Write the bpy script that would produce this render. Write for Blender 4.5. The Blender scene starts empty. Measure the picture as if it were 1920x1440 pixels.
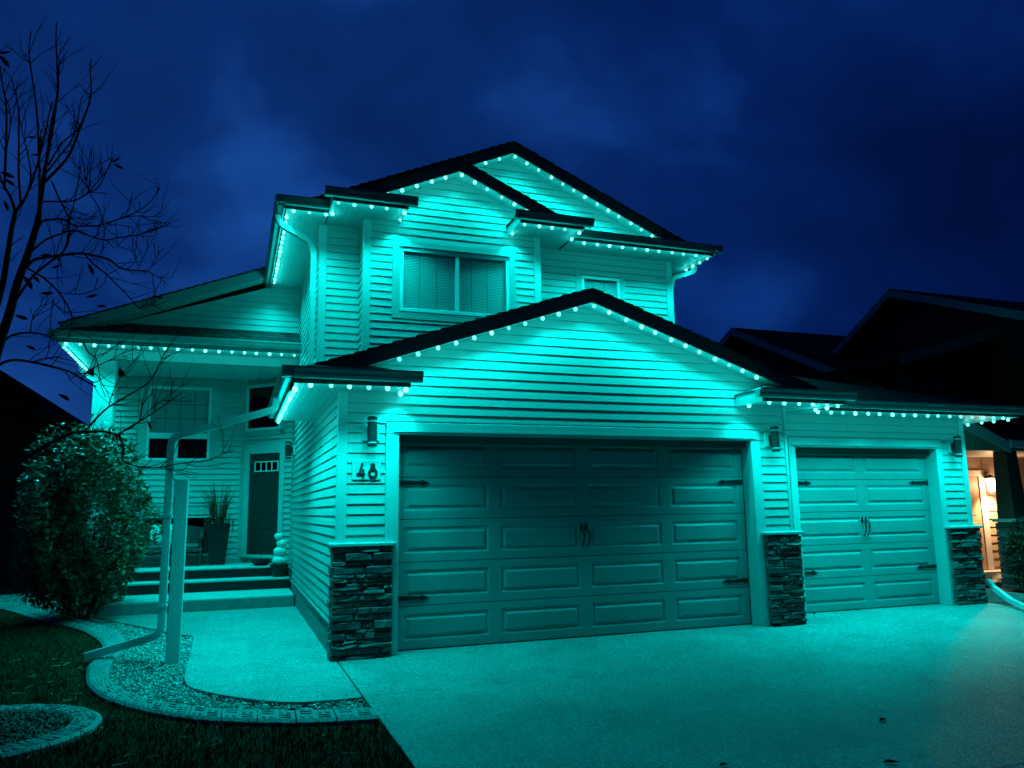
import bpy, math, random
import numpy as np
from mathutils import Vector, Matrix
random.seed(7); rng = np.random.default_rng(7)
SC = bpy.context.scene
COL = SC.collection

# ------------------------------------------------------------------ camera
FOC, YAW, PITCH, ROLL = 1450.68, 0.34615, 0.16066, -0.015089
CAM = Vector((-1.7957, -8.9031, 1.5807))
_cy, _sy, _cp, _sp = math.cos(YAW), math.sin(YAW), math.cos(PITCH), math.sin(PITCH)
FWD = Vector((_sy*_cp, _cy*_cp, _sp)); _r = Vector((_cy, -_sy, 0)); _u = _r.cross(FWD)
RGT = math.cos(ROLL)*_r + math.sin(ROLL)*_u
UPV = -math.sin(ROLL)*_r + math.cos(ROLL)*_u
cd = bpy.data.cameras.new('camera'); cam = bpy.data.objects.new('camera', cd); COL.objects.link(cam)
cd.sensor_width = 36; cd.lens = FOC/1920*36; cd.clip_start = .1; cd.clip_end = 2000
cam.matrix_world = Matrix(((RGT.x, UPV.x, -FWD.x, CAM.x), (RGT.y, UPV.y, -FWD.y, CAM.y), (RGT.z, UPV.z, -FWD.z, CAM.z), (0, 0, 0, 1)))
SC.camera = cam
SC.render.resolution_x, SC.render.resolution_y = 1024, 768
SC.render.engine = 'CYCLES'
SC.cycles.use_denoising = True
SC.cycles.max_bounces = 6; SC.cycles.diffuse_bounces = 4; SC.cycles.glossy_bounces = 3; SC.cycles.transparent_max_bounces = 8
SC.cycles.sample_clamp_indirect = 3.0
SC.view_settings.view_transform = 'Standard'; SC.view_settings.look = 'None'
SC.view_settings.exposure = 0; SC.view_settings.gamma = 1; SC.view_settings.use_curve_mapping = False

def ray(u, v): return RGT*((u-960)/FOC) - UPV*((v-720)/FOC) + FWD
def atY(u, v, y): d = ray(u, v); return CAM + d*((y-CAM.y)/d.y)
def atX(u, v, x): d = ray(u, v); return CAM + d*((x-CAM.x)/d.x)
def atD(u, v, dist): d = ray(u, v).normalized(); return CAM + d*dist

# ------------------------------------------------------------------ night sky
W = bpy.data.worlds.new('World'); SC.world = W; W.use_nodes = True
nt = W.node_tree; N = nt.nodes; L = nt.links; N.clear()
def node(tree, kind, **kw):
    n = tree.nodes.new(kind)
    for k, v in kw.items():
        if k in ('operation', 'blend_type', 'data_type', 'feature', 'distance', 'noise_dimensions', 'clamp', 'interpolation_type', 'wave_type', 'bands_direction', 'sky_type', 'sun_disc', 'sun_elevation', 'sun_rotation'): setattr(n, k, v)
        else: n.inputs[k].default_value = v
    return n
def ramp(tree, stops):
    n = tree.nodes.new('ShaderNodeValToRGB'); e = n.color_ramp.elements
    while len(e) < len(stops): e.new(.5)
    for i, (p, c) in enumerate(stops):
        e[i].position = p; e[i].color = (c[0], c[1], c[2], 1)
    return n
tc = N.new('ShaderNodeTexCoord')
# last dusk light low in the west (left), clouds drifting over a deep blue sky
dusk = (RGT*(-.40) + UPV*.26 + FWD).normalized()
dot = node(nt, 'ShaderNodeVectorMath', operation='DOT_PRODUCT'); L.new(tc.outputs['Generated'], dot.inputs[0]); dot.inputs[1].default_value = dusk
base = ramp(nt, [(0, (.0003, .0048, .041)), (.58, (.0005, .0072, .064)), (.84, (.0013, .0158, .114)), (1, (.0028, .0270, .155))])
L.new(dot.outputs['Value'], base.inputs[0])
mp = N.new('ShaderNodeMapping'); L.new(tc.outputs['Generated'], mp.inputs[0])
mp.inputs['Scale'].default_value = (1, 1, 1.5); mp.inputs['Location'].default_value = (3.780993, -1.508813, 2.907227)
n1 = node(nt, 'ShaderNodeTexNoise', Scale=3.1, Detail=4.0, Roughness=.50, Distortion=.10); L.new(mp.outputs[0], n1.inputs['Vector'])
cl = ramp(nt, [(.34, (0, 0, 0)), (.72, (1, 1, 1))]); L.new(n1.outputs['Fac'], cl.inputs[0])
mx = N.new('ShaderNodeMix'); mx.data_type = 'RGBA'; mx.blend_type = 'MULTIPLY'; mx.inputs['Factor'].default_value = 1
ctint = ramp(nt, [(0, (.62, .58, .60)), (.5, (1.0, 1.0, 1.0)), (1, (3.2, 2.6, 2.1))]); L.new(cl.outputs[0], ctint.inputs[0])
L.new(base.outputs[0], mx.inputs['A']); L.new(ctint.outputs[0], mx.inputs['B'])
bg = node(nt, 'ShaderNodeBackground', Strength=1.0); sxyz = N.new('ShaderNodeSeparateXYZ'); L.new(tc.outputs['Generated'], sxyz.inputs[0])
murk = ramp(nt, [(0, (1.3, .96, .74)), (.20, (1, 1, 1))]); L.new(sxyz.outputs['Z'], murk.inputs[0])
mx2 = N.new('ShaderNodeMix'); mx2.data_type = 'RGBA'; mx2.blend_type = 'MULTIPLY'; mx2.inputs['Factor'].default_value = 1
L.new(mx.outputs['Result'], mx2.inputs['A']); L.new(murk.outputs[0], mx2.inputs['B'])
L.new(mx2.outputs['Result'], bg.inputs['Color'])
wo = N.new('ShaderNodeOutputWorld'); L.new(bg.outputs[0], wo.inputs[0])

LED_COLOR = (0.0, 1.0, 0.96)
LED_WATTS = 36.5

# ------------------------------------------------------------------ materials
def mat(name, color, rough=.6, spec=.4, metal=0, noise=None, bump=None, extra=None):
    """noise = (scale, amount, detail) colour variation; bump = (scale, strength, distance)"""
    m = bpy.data.materials.new(name); m.use_nodes = True; t = m.node_tree
    p = t.nodes['Principled BSDF']
    p.inputs['Base Color'].default_value = (*color, 1); p.inputs['Roughness'].default_value = rough
    p.inputs['Specular IOR Level'].default_value = spec; p.inputs['Metallic'].default_value = metal
    co = t.nodes.new('ShaderNodeTexCoord'); src = co.outputs['Object']
    if noise:
        n = node(t, 'ShaderNodeTexNoise', Scale=noise[0], Detail=noise[2] if len(noise) > 2 else 4); t.links.new(src, n.inputs['Vector'])
        a = noise[1]; r = ramp(t, [(.25, tuple(c*(1-a) for c in color)), (.75, tuple(min(1, c*(1+a)) for c in color))])
        t.links.new(n.outputs['Fac'], r.inputs[0]); t.links.new(r.outputs[0], p.inputs['Base Color'])
    if bump:
        n = node(t, 'ShaderNodeTexNoise', Scale=bump[0], Detail=5); t.links.new(src, n.inputs['Vector'])
        b = node(t, 'ShaderNodeBump', Strength=bump[1], Distance=bump[2]); t.links.new(n.outputs['Fac'], b.inputs['Height']); t.links.new(b.outputs[0], p.inputs['Normal'])
    if extra: extra(t, p, src)
    return m
def aggregate(t, p, src):
    # exposed aggregate concrete: pebbles of mixed tone in cement, the palest painted as sparkle, worn patches
    v = node(t, 'ShaderNodeTexVoronoi', Scale=95.0); t.links.new(src, v.inputs['Vector'])
    r = ramp(t, [(0, (.16, .16, .157)), (.45, (.30, .296, .288)), (.82, (.38, .375, .365)), (.93, (.45, .445, .43)), (1, (.75, .74, .72))])
    sx = t.nodes.new('ShaderNodeSeparateColor'); t.links.new(v.outputs['Color'], sx.inputs[0]); t.links.new(sx.outputs[0], r.inputs[0])
    n = node(t, 'ShaderNodeTexNoise', Scale=1.1, Detail=6, Roughness=.62); t.links.new(src, n.inputs['Vector'])
    r2 = ramp(t, [(.28, (.66, .66, .66)), (.5, (.90, .90, .90)), (.72, (1.06, 1.06, 1.06))]); t.links.new(n.outputs['Fac'], r2.inputs[0])
    m = t.nodes.new('ShaderNodeMix'); m.data_type = 'RGBA'; m.blend_type = 'MULTIPLY'; m.inputs['Factor'].default_value = 1
    t.links.new(r.outputs[0], m.inputs['A']); t.links.new(r2.outputs[0], m.inputs['B']); t.links.new(m.outputs['Result'], p.inputs['Base Color'])
    b = node(t, 'ShaderNodeBump', Strength=.55, Distance=.006); t.links.new(v.outputs['Distance'], b.inputs['Height']); b.invert = True
    t.links.new(b.outputs[0], p.inputs['Normal'])
    r3 = ramp(t, [(.12, (.14, .14, .14)), (.3, (.40, .40, .40)), (.8, (.7, .7, .7))]); t.links.new(sx.outputs[1], r3.inputs[0]); t.links.new(r3.outputs[0], p.inputs['Roughness'])
def woodgrain(t, p, src):
    mp_ = t.nodes.new('ShaderNodeMapping'); mp_.inputs['Scale'].default_value = (2.2, 2.2, 46); t.links.new(src, mp_.inputs[0])
    n = node(t, 'ShaderNodeTexNoise', Scale=3.0, Detail=5, Distortion=.3); t.links.new(mp_.outputs[0], n.inputs['Vector'])
    b = node(t, 'ShaderNodeBump', Strength=.22, Distance=.0035); t.links.new(n.outputs['Fac'], b.inputs['Height']); t.links.new(b.outputs[0], p.inputs['Normal'])
    n2 = node(t, 'ShaderNodeTexNoise', Scale=1.3, Detail=6); t.links.new(src, n2.inputs['Vector'])
    r = ramp(t, [(.3, (.32, .32, .32)), (.7, (.52, .52, .52))]); t.links.new(n2.outputs['Fac'], r.inputs[0]); t.links.new(r.outputs[0], p.inputs['Roughness'])
def grooves(t, p, src):
    w = node(t, 'ShaderNodeTexWave', Scale=4.2, Distortion=0); w.wave_type = 'BANDS'; w.bands_direction = 'X'; t.links.new(src, w.inputs['Vector'])
    r = ramp(t, [(.0, (0, 0, 0)), (.08, (1, 1, 1))]); t.links.new(w.outputs['Fac'], r.inputs[0])
    b = node(t, 'ShaderNodeBump', Strength=.8, Distance=.006); t.links.new(r.outputs[0], b.inputs['Height']); t.links.new(b.outputs[0], p.inputs['Normal'])
def shinglex(t, p, src):
    v = node(t, 'ShaderNodeTexVoronoi', Scale=9.0); t.links.new(src, v.inputs['Vector'])
    r = ramp(t, [(0, (.018, .018, .019)), (1, (.055, .053, .052))]); sx = t.nodes.new('ShaderNodeSeparateColor'); t.links.new(v.outputs['Color'], sx.inputs[0]); t.links.new(sx.outputs[0], r.inputs[0])
    t.links.new(r.outputs[0], p.inputs['Base Color'])
def glass_mat(name, tint, rough=.04, trans=.75):
    m = bpy.data.materials.new(name); m.use_nodes = True; t = m.node_tree; t.nodes.remove(t.nodes['Principled BSDF'])
    g = node(t, 'ShaderNodeBsdfGlossy', Roughness=rough); tr = t.nodes.new('ShaderNodeBsdfTransparent'); tr.inputs[0].default_value = (*tint, 1)
    f = t.nodes.new('ShaderNodeLayerWeight'); pw = node(t, 'ShaderNodeMath', operation='POWER'); pw.inputs[1].default_value = 4.0; t.links.new(f.outputs['Facing'], pw.inputs[0])
    ad = node(t, 'ShaderNodeMath', operation='MULTIPLY_ADD'); ad.inputs[1].default_value = .7; ad.inputs[2].default_value = .06
    t.links.new(pw.outputs[0], ad.inputs[0]); mix = t.nodes.new('ShaderNodeMixShader'); t.links.new(ad.outputs[0], mix.inputs[0]); t.links.new(tr.outputs[0], mix.inputs[1]); t.links.new(g.outputs[0], mix.inputs[2])
    t.links.new(mix.outputs[0], t.nodes['Material Output'].inputs[0]); return m
def emit_mat(name, color, strength, sampling='AUTO'):
    m = bpy.data.materials.new(name); m.use_nodes = True; t = m.node_tree; t.nodes.remove(t.nodes['Principled BSDF'])
    e = node(t, 'ShaderNodeEmission', Strength=strength); e.inputs[0].default_value = (*color, 1); t.links.new(e.outputs[0], t.nodes['Material Output'].inputs[0])
    m.cycles.emission_sampling = sampling; return m
M = dict(
    siding=mat('vinyl_siding', (.43, .43, .415), .42, .35, noise=(3, .05), bump=(60, .08, .003)),
    trim=mat('painted_trim', (.50, .50, .49), .4, .4, noise=(5, .04)),
    frame=mat('white_window_frame', (.80, .80, .79), .35, .45),
    soffit=mat('soffit_metal', (.56, .56, .55), .45, .4, extra=grooves),
    fascia=mat('dark_fascia', (.12, .12, .12), .5, .35, noise=(6, .15)),
    gutter=mat('grey_gutter', (.34, .34, .33), .35, .5, noise=(4, .1)),
    downpipe=mat('white_downpipe', (.60, .60, .59), .35, .5, noise=(6, .05)),
    door=mat('garage_door_paint', (.27, .27, .265), .38, .4, noise=(2.2, .09, 7), extra=woodgrain),
    iron=mat('black_iron', (.012, .012, .013), .45, .4),
    shingle=mat('asphalt_shingle', (.035, .035, .035), .9, .15, bump=(120, .5, .004), extra=shinglex),
    concrete=mat('broom_concrete', (.42, .415, .40), .75, .3, noise=(9, .18, 8), bump=(150, .35, .004)),
    aggregate=mat('exposed_aggregate', (.4, .4, .39), .5, .45, extra=aggregate),
    foundation=mat('parged_foundation', (.22, .22, .215), .85, .2, noise=(7, .2, 7), bump=(70, .4, .006)),
    joint=mat('dark_joint', (.05, .05, .05), .9, .1),
    stamped=mat('stamped_curb', (.26, .26, .26), .6, .35, noise=(14, .25, 7), bump=(40, .35, .008)),
    frontdoor=mat('dark_door_paint', (.03, .032, .033), .35, .45),
    glass=glass_mat('window_glass', (.97, .985, .985)),
    darkglass=glass_mat('dark_glass', (.16, .18, .18)),
    blind=mat('blind_slat', (.78, .78, .76), .6, .3),
    roomdark=mat('dark_interior', (.015, .014, .013), .9, .1),
    sconce=mat('charcoal_sconce', (.018, .019, .02), .35, .5),
    track=mat('led_track', (.55, .55, .54), .3, .6),
    lawn=mat('lawn_soil', (.020, .028, .010), .95, .1, noise=(5, .4, 7), bump=(40, .6, .02)),
    blade=mat('grass_blade', (.015, .034, .009), .7, .2, noise=(1.5, .45, 5)),
    ground=mat('ground', (.03, .035, .02), .95, .1, noise=(.5, .3, 6)),
    gravelbed=mat('gravel_bed', (.12, .115, .11), .95, .1, noise=(30, .4, 5), bump=(60, .6, .02)),
    gravel=mat('crushed_stone', (.50, .49, .47), .55, .45, noise=(25, .55, 3)),
    barkchip=mat('bark_chip', (.075, .06, .045), .7, .35, noise=(20, .6, 3)),
    bark=mat('tree_bark', (.020, .017, .015), .85, .15, noise=(12, .4, 6), bump=(30, .6, .01)),
    deadleaf=mat('dead_leaf', (.018, .013, .009), .7, .2),
    litter=mat('pale_litter', (.20, .17, .10), .8, .2),
    leaf=mat('shrub_leaf', (.085, .125, .06), .34, .5, noise=(6, .35, 3)),
    stem=mat('shrub_stem', (.03, .022, .016), .85, .15),
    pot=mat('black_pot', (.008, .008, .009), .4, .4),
    plant=mat('planter_foliage', (.018, .03, .012), .55, .35),
    wicker=mat('dark_wicker', (.045, .045, .046), .6, .3, bump=(90, .6, .006)),
    cushion=mat('seat_cushion', (.10, .11, .11), .85, .2, bump=(140, .3, .003)),
    whitepillow=mat('white_pillow', (.72, .72, .70), .85, .2, bump=(160, .25, .003)),
    greenpillow=mat('dark_green_pillow', (.022, .035, .020), .9, .2, noise=(14, .35)),
    pumpkin=mat('white_pumpkin', (.68, .67, .62), .5, .35, noise=(8, .08)),
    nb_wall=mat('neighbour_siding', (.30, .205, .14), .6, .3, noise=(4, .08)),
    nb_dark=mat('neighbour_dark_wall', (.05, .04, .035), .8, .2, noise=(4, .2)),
    nb_trim=mat('neighbour_trim', (.50, .45, .40), .5, .3),
    nb_roof=mat('neighbour_shingle', (.02, .02, .021), .9, .1, bump=(80, .4, .005)),
    nb_post=mat('neighbour_post', (.075, .052, .038), .7, .3, noise=(8, .2), bump=(40, .3, .004)),
    lampglass=emit_mat('lamp_glass', (1.0, .70, .38), 12.0, 'AUTO'),
)
# twelve slate tones for the stone veneer
STONES = []
for i in range(12):
    k = rng.uniform(.035, .16); c = (k*rng.uniform(.92, 1.08), k*rng.uniform(.95, 1.08), k*rng.uniform(.9, 1.05))
    STONES.append(mat('ledge_stone', c, rng.uniform(.35, .6), .5, noise=(18, .35, 6), bump=(35, .8, .012)))

# ------------------------------------------------------------------ mesh helpers
class MB:
    def __init__(s): s.v = []; s.f = []
    def add(s, vs, fs):
        b = len(s.v); s.v += [tuple(v) for v in vs]; s.f += [tuple(i+b for i in f) for f in fs]; return s
    def box(s, x0, x1, y0, y1, z0, z1):
        vs = [(x, y, z) for z in (z0, z1) for y in (y0, y1) for x in (x0, x1)]
        return s.add(vs, [(0, 2, 3, 1), (4, 5, 7, 6), (0, 1, 5, 4), (2, 6, 7, 3), (0, 4, 6, 2), (1, 3, 7, 5)])
    def prism(s, poly, vec):
        """closed solid from a planar polygon (list of 3d points) swept along vec"""
        n = len(poly); a = [Vector(p) for p in poly]; vec = Vector(vec); b = [p+vec for p in a]
        return s.add(a+b, [tuple(range(n-1, -1, -1)), tuple(range(n, 2*n))] + [(i, (i+1) % n, n+(i+1) % n, n+i) for i in range(n)])
    def tube(s, pts, r, n=6, caps=True):
        pts = [Vector(p) for p in pts]; rs = r if isinstance(r, (list, tuple)) else [r]*len(pts); b = len(s.v)
        t0 = (pts[1]-pts[0]).normalized(); ref = Vector((0, 0, 1)) if abs(t0.z) < .9 else Vector((1, 0, 0))
        for i, p in enumerate(pts):
            t = (pts[min(i+1, len(pts)-1)]-pts[max(i-1, 0)]).normalized()
            x = t.cross(ref); x = x.normalized() if x.length > 1e-5 else Vector((1, 0, 0)); y = t.cross(x)
            for k in range(n):
                a = 2*math.pi*k/n; s.v.append(tuple(p+(x*math.cos(a)+y*math.sin(a))*rs[i]))
        for i in range(len(pts)-1):
            for k in range(n):
                s.f.append((b+i*n+k, b+i*n+(k+1) % n, b+(i+1)*n+(k+1) % n, b+(i+1)*n+k))
        if caps:
            s.f.append(tuple(b+k for k in range(n-1, -1, -1))); s.f.append(tuple(b+(len(pts)-1)*n+k for k in range(n)))
        return s
    def rect_tube(s, pts, w, h, side):
        """rectangular pipe along pts; w along the 'side' vector, h across"""
        pts = [Vector(p) for p in pts]; b = len(s.v); side = Vector(side)
        for i, p in enumerate(pts):
            t = (pts[min(i+1, len(pts)-1)]-pts[max(i-1, 0)]).normalized()
            x = (side-t*side.dot(t)).normalized(); y = t.cross(x)
            for a, c in ((-1, -1), (1, -1), (1, 1), (-1, 1)): s.v.append(tuple(p+x*a*w/2+y*c*h/2))
        for i in range(len(pts)-1):
            for k in range(4): s.f.append((b+i*4+k, b+i*4+(k+1) % 4, b+i*4+4+(k+1) % 4, b+i*4+4+k))
        s.f.append((b+3, b+2, b+1, b)); e = b+(len(pts)-1)*4; s.f.append((e, e+1, e+2, e+3)); return s
    def lathe(s, prof, c=(0, 0, 0), n=16):
        b = len(s.v); c = Vector(c)
        for r, z in prof:
            for k in range(n):
                a = 2*math.pi*k/n; s.v.append((c.x+r*math.cos(a), c.y+r*math.sin(a), c.z+z))
        for i in range(len(prof)-1):
            for k in range(n): s.f.append((b+i*n+k, b+i*n+(k+1) % n, b+(i+1)*n+(k+1) % n, b+(i+1)*n+k))
        s.f.append(tuple(b+k for k in range(n-1, -1, -1))); s.f.append(tuple(b+(len(prof)-1)*n+k for k in range(n))); return s
    def mesh(s, name, m, smooth=False):
        me = bpy.data.meshes.new(name); me.from_pydata(s.v, [], s.f); me.update()
        if m: me.materials.append(m)
        if smooth: me.polygons.foreach_set('use_smooth', [True]*len(me.polygons))
        return me
    def build(s, name, m, parent=None, smooth=False, bevel=0, **props):
        return link(name, s.mesh(name, m, smooth), parent, bevel, **props)
def link(name, data, parent=None, bevel=0, **props):
    o = bpy.data.objects.new(name, data); COL.objects.link(o)
    if parent is not None:
        o.parent = parent
        o.matrix_parent_inverse = PINV.get(parent.name) or Matrix.Identity(4)
    for k, v in props.items(): o[k] = v
    if bevel:
        b = o.modifiers.new('edge', 'BEVEL'); b.width = bevel; b.segments = 1; b.limit_method = 'ANGLE'
    return o
PINV = {}
def thing(name, label, cat, loc=(0, 0, 0), group=None):
    """an Empty at the thing's base; children are given in world coordinates"""
    o = bpy.data.objects.new(name, None); COL.objects.link(o); o.location = loc; o['label'] = label; o['category'] = cat
    o.empty_display_size = .2
    if group: o['group'] = group
    PINV[o.name] = Matrix.Translation(loc).inverted(); return o
def tag(o, label, cat, group=None):
    o['label'] = label; o['category'] = cat
    if group: o['group'] = group
    return o

# ------------------------------------------------------------------ the house
HOUSE = thing('house', 'two-storey house with lap siding, two garage doors and aqua lights along its eaves', 'house', (2.4, 3, 0))
XL, XR, XR3 = -.67, 5.46, 9.5           # left wall, right wall of the main block, right wall of the third bay
YA, YB, Y3 = 2.75, 2.30, .58            # upper front wall, upper bay, third garage bay
ZS, ZU = 2.95, 5.945                    # lower and upper soffit
LAP = .115

def clip_band(poly, z0, z1):
    def cut(ps, f):
        out = []
        for i in range(len(ps)):
            a, b = ps[i], ps[(i+1) % len(ps)]; fa, fb = f(a), f(b)
            if fa >= 0: out.append(a)
            if fa*fb < 0: t = fa/(fa-fb); out.append((a[0]+(b[0]-a[0])*t, a[1]+(b[1]-a[1])*t))
        return out
    p = cut(poly, lambda q: q[1]-z0)
    return cut(p, lambda q: z1-q[1]) if p else p
def siding(wall, O, U, NRM, polys, phase, m=None, lip=.018):
    """lap boards over convex (u,z) polygons on the plane through O along U, facing NRM"""
    O, U, NRM = Vector(O), Vector(U), Vector(NRM)
    for poly in polys:
        zlo = min(p[1] for p in poly); zhi = max(p[1] for p in poly)
        k = math.floor((zlo-phase)/LAP)
        while phase+k*LAP < zhi-.004:
            z0 = phase+k*LAP; k += 1
            q = clip_band(poly, z0+.0015, z0+LAP-.0015)
            if len(q) < 3 or max(p[1] for p in q)-min(p[1] for p in q) < .012: continue
            u0, u1 = min(p[0] for p in q), max(p[0] for p in q); cuts = [u0]
            while u1-cuts[-1] > 3.7: cuts.append(cuts[-1]+random.uniform(1.5, 3.6))
            if len(cuts) > 1 and u1-cuts[-1] < .3: cuts.pop()
            pieces = [q]
            for c in cuts[1:]:
                l, r = split_u(pieces[-1], c); pieces[-1:] = [x for x in (l, r) if len(x) > 2]
            for q in pieces: lap_board(wall, O, U, NRM, q, z0, m, lip)
def split_u(q, c):
    sw = [(z, u) for u, z in q]
    l = clip_band(sw, -1e6, c-.0008); r = clip_band(sw, c+.0008, 1e6)
    return [(u, z) for z, u in l], [(u, z) for z, u in r]
def lap_board(wall, O, U, NRM, q, z0, m, lip):
            j = random.uniform(-.0012, .0012)
            back = [O+U*a+Vector((0, 0, z)) for a, z in q]
            front = [O+U*a+Vector((0, 0, z))+NRM*(lip+j-(lip-.003)*(z-z0)/LAP) for a, z in q]
            n = len(q); mb = MB()
            mb.add(front+back, [tuple(range(n)), tuple(range(2*n-1, n-1, -1))]+[(i, n+i, n+(i+1) % n, (i+1) % n) for i in range(n)])
            mb.build('siding_board', m or M['siding'], wall)
def fix_normals(o):
    import bmesh
    bm = bmesh.new(); bm.from_mesh(o.data); bmesh.ops.recalc_face_normals(bm, faces=bm.faces); bm.to_mesh(o.data); bm.free()

DX1, DZ = 4.88, 2.47                    # main garage door opening
D3A, D3B, DZ3 = 6.09, 8.87, 2.45        # third bay door opening
SG, SU, SP = .338, .437, .39            # roof slopes: garage, upper gables, porch wing

# --- walls (solid backing) and their lap boards
garage_top = [(XL, ZS), (XR, ZS), (XR, 4.162-SG*(XR-2.41)+.02), (2.41, 4.182), (XL, 4.162-SG*(2.41-XL)+.02)]
w = MB()
w.box(XL, 0, 0, .14, 0, ZS).box(DX1, XR, 0, .14, 0, ZS).box(0, DX1, 0, .14, DZ, ZS)
w.prism([(a, 0, z) for a, z in garage_top], (0, .14, 0))
wall = w.build('wall', M['siding'], HOUSE)
siding(wall, (0, 0, 0), (1, 0, 0), (0, -1, 0),
       [[(XL+.085, 1.22), (-.15, 1.22), (-.15, 2.62), (XL+.085, 2.62)], [(DX1+.15, 1.22), (XR-.02, 1.22), (XR-.02, 2.62), (DX1+.15, 2.62)],
        [(XL+.085, 2.62), (XR-.02, 2.62), (XR-.02, ZS+.02), (XL+.085, ZS+.02)],
        [(XL+.03, ZS+.02), (XR-.03, ZS+.02), (XR-.03, 4.162-SG*(XR-.03-2.41)+.01), (2.41, 4.172), (XL+.03, 4.162-SG*(2.41-XL-.03)+.01)]], 2.243)
w = MB(); w.box(XL, XL+.14, .14, 7.3, .0, ZS); w.box(XL, XL+.14, YA, 11, ZS, ZU); w.box(XL, XL+.14, 7.3, 11, 0, ZS)
wall = w.build('wall', M['siding'], HOUSE)
siding(wall, (XL, 0, 0), (0, 1, 0), (-1, 0, 0), [[(.085, .35), (7.3, .35), (7.3, ZS), (.085, ZS)], [(YA+.09, ZS), (7.3, ZS), (7.3, ZU), (YA+.09, ZU)]], 1.424)
w = MB(); w.box(XL+.14, -.07, YA, YA+.14, 2.6, ZU).box(2.74, XR, YA, YA+.14, 2.6, 5.50-1.0).box(2.74, 3.70, YA, YA+.14, 4.5, ZU).box(4.41, XR, YA, YA+.14, 4.5, ZU).box(3.70, 4.41, YA, YA+.14, 5.51, ZU)
w.box(XR-.14, XR, YA+.14, 11, 2.6, ZU).box(XL, XR, 10.9, 11, 0, ZU)
w.prism([(XL, YA, ZU), (XR, YA, ZU), (XR, YA, 7.46-SU*(XR-2.39)), (2.39, YA, 7.46), (XL, YA, 7.46-SU*(2.39-XL))], (0, .14, 0))
wall = w.build('wall', M['siding'], HOUSE)
siding(wall, (0, YA, 0), (1, 0, 0), (0, -1, 0),
       [[(XL+.095, 2.95), (-.07, 2.95), (-.07, ZU), (XL+.095, ZU)],
        [(2.74, 3.2), (3.59, 3.2), (3.59, 5.64), (2.74, 5.64)], [(4.525, 3.2), (XR-.095, 3.2), (XR-.095, 5.64), (4.525, 5.64)], [(2.74, 5.64), (XR-.095, 5.64), (XR-.095, ZU), (2.74, ZU)],
        [(XL+.1, ZU+.02), (XR-.1, ZU+.02), (XR-.1, 7.45-SU*(XR-.1-2.39)), (2.39, 7.45), (XL+.1, 7.45-SU*(2.39-XL-.1))]], 5.18)
w = MB(); w.box(-.07, .47, YB, YB+.14, 2.6, ZU).box(2.21, 2.74, YB, YB+.14, 2.6, ZU).box(.47, 2.21, YB, YB+.14, 2.6, 4.55).box(.47, 2.21, YB, YB+.14, 5.54, ZU)
w.box(-.07, .07, YB+.14, YA, 2.6, ZU).box(2.6, 2.74, YB+.14, YA, 2.6, ZU)
w.prism([(-.07, YB, ZU), (2.74, YB, ZU), (2.74, YB, 6.795-SU*1.405), (1.335, YB, 6.795), (-.07, YB, 6.795-SU*1.405)], (0, .14, 0))
wall = w.build('wall', M['siding'], HOUSE)
siding(wall, (0, YB, 0), (1, 0, 0), (0, -1, 0),
       [[(.02, 3.0), (.345, 3.0), (.345, 5.655), (.02, 5.655)], [(2.335, 3.0), (2.65, 3.0), (2.65, 5.655), (2.335, 5.655)], [(.345, 3.0), (2.335, 3.0), (2.335, 4.43), (.345, 4.43)],
        [(.02, 5.655), (2.65, 5.655), (2.65, ZU), (.02, ZU)], [(-.06, ZU), (2.73, ZU), (2.73, 6.785-SU*1.395), (1.335, 6.785), (-.06, 6.785-SU*1.395)]], 4.954)
siding(wall, (-.07, 0, 0), (0, 1, 0), (-1, 0, 0), [[(YB+.03, 3.0), (YA, 3.0), (YA, ZU), (YB+.03, ZU)]], 4.954)
w = MB(); w.box(XR, D3A, Y3, Y3+.14, 0, ZS).box(D3B, XR3, Y3, Y3+.14, 0, ZS).box(D3A, D3B, Y3, Y3+.14, DZ3, ZS).box(XR3-.14, XR3, Y3+.14, 7, 0, ZS).box(XR-.14, XR, .14, 7, 0, ZS)
wall = w.build('wall', M['siding'], HOUSE)
siding(wall, (0, Y3, 0), (1, 0, 0), (0, -1, 0),
       [[(D3B+.12, 1.2), (XR3-.085, 1.2), (XR3-.085, 2.60), (D3B+.12, 2.60)], [(XR+.01, 2.60), (XR3-.085, 2.60), (XR3-.085, ZS), (XR+.01, ZS)], [(XR+.01, .2), (D3A-.12, .2), (D3A-.12, 2.6), (XR+.01, 2.6)]], 1.886)

# --- foundation strip along the walkway
MB().box(XL-.03, XL, .1, 7.3, -.1, .33).build('foundation', M['foundation'], HOUSE)
MB().box(XL-.05, XL-.0, .1, 7.3, .33, .352).build('drip_flashing', M['foundation'], HOUSE)

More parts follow.
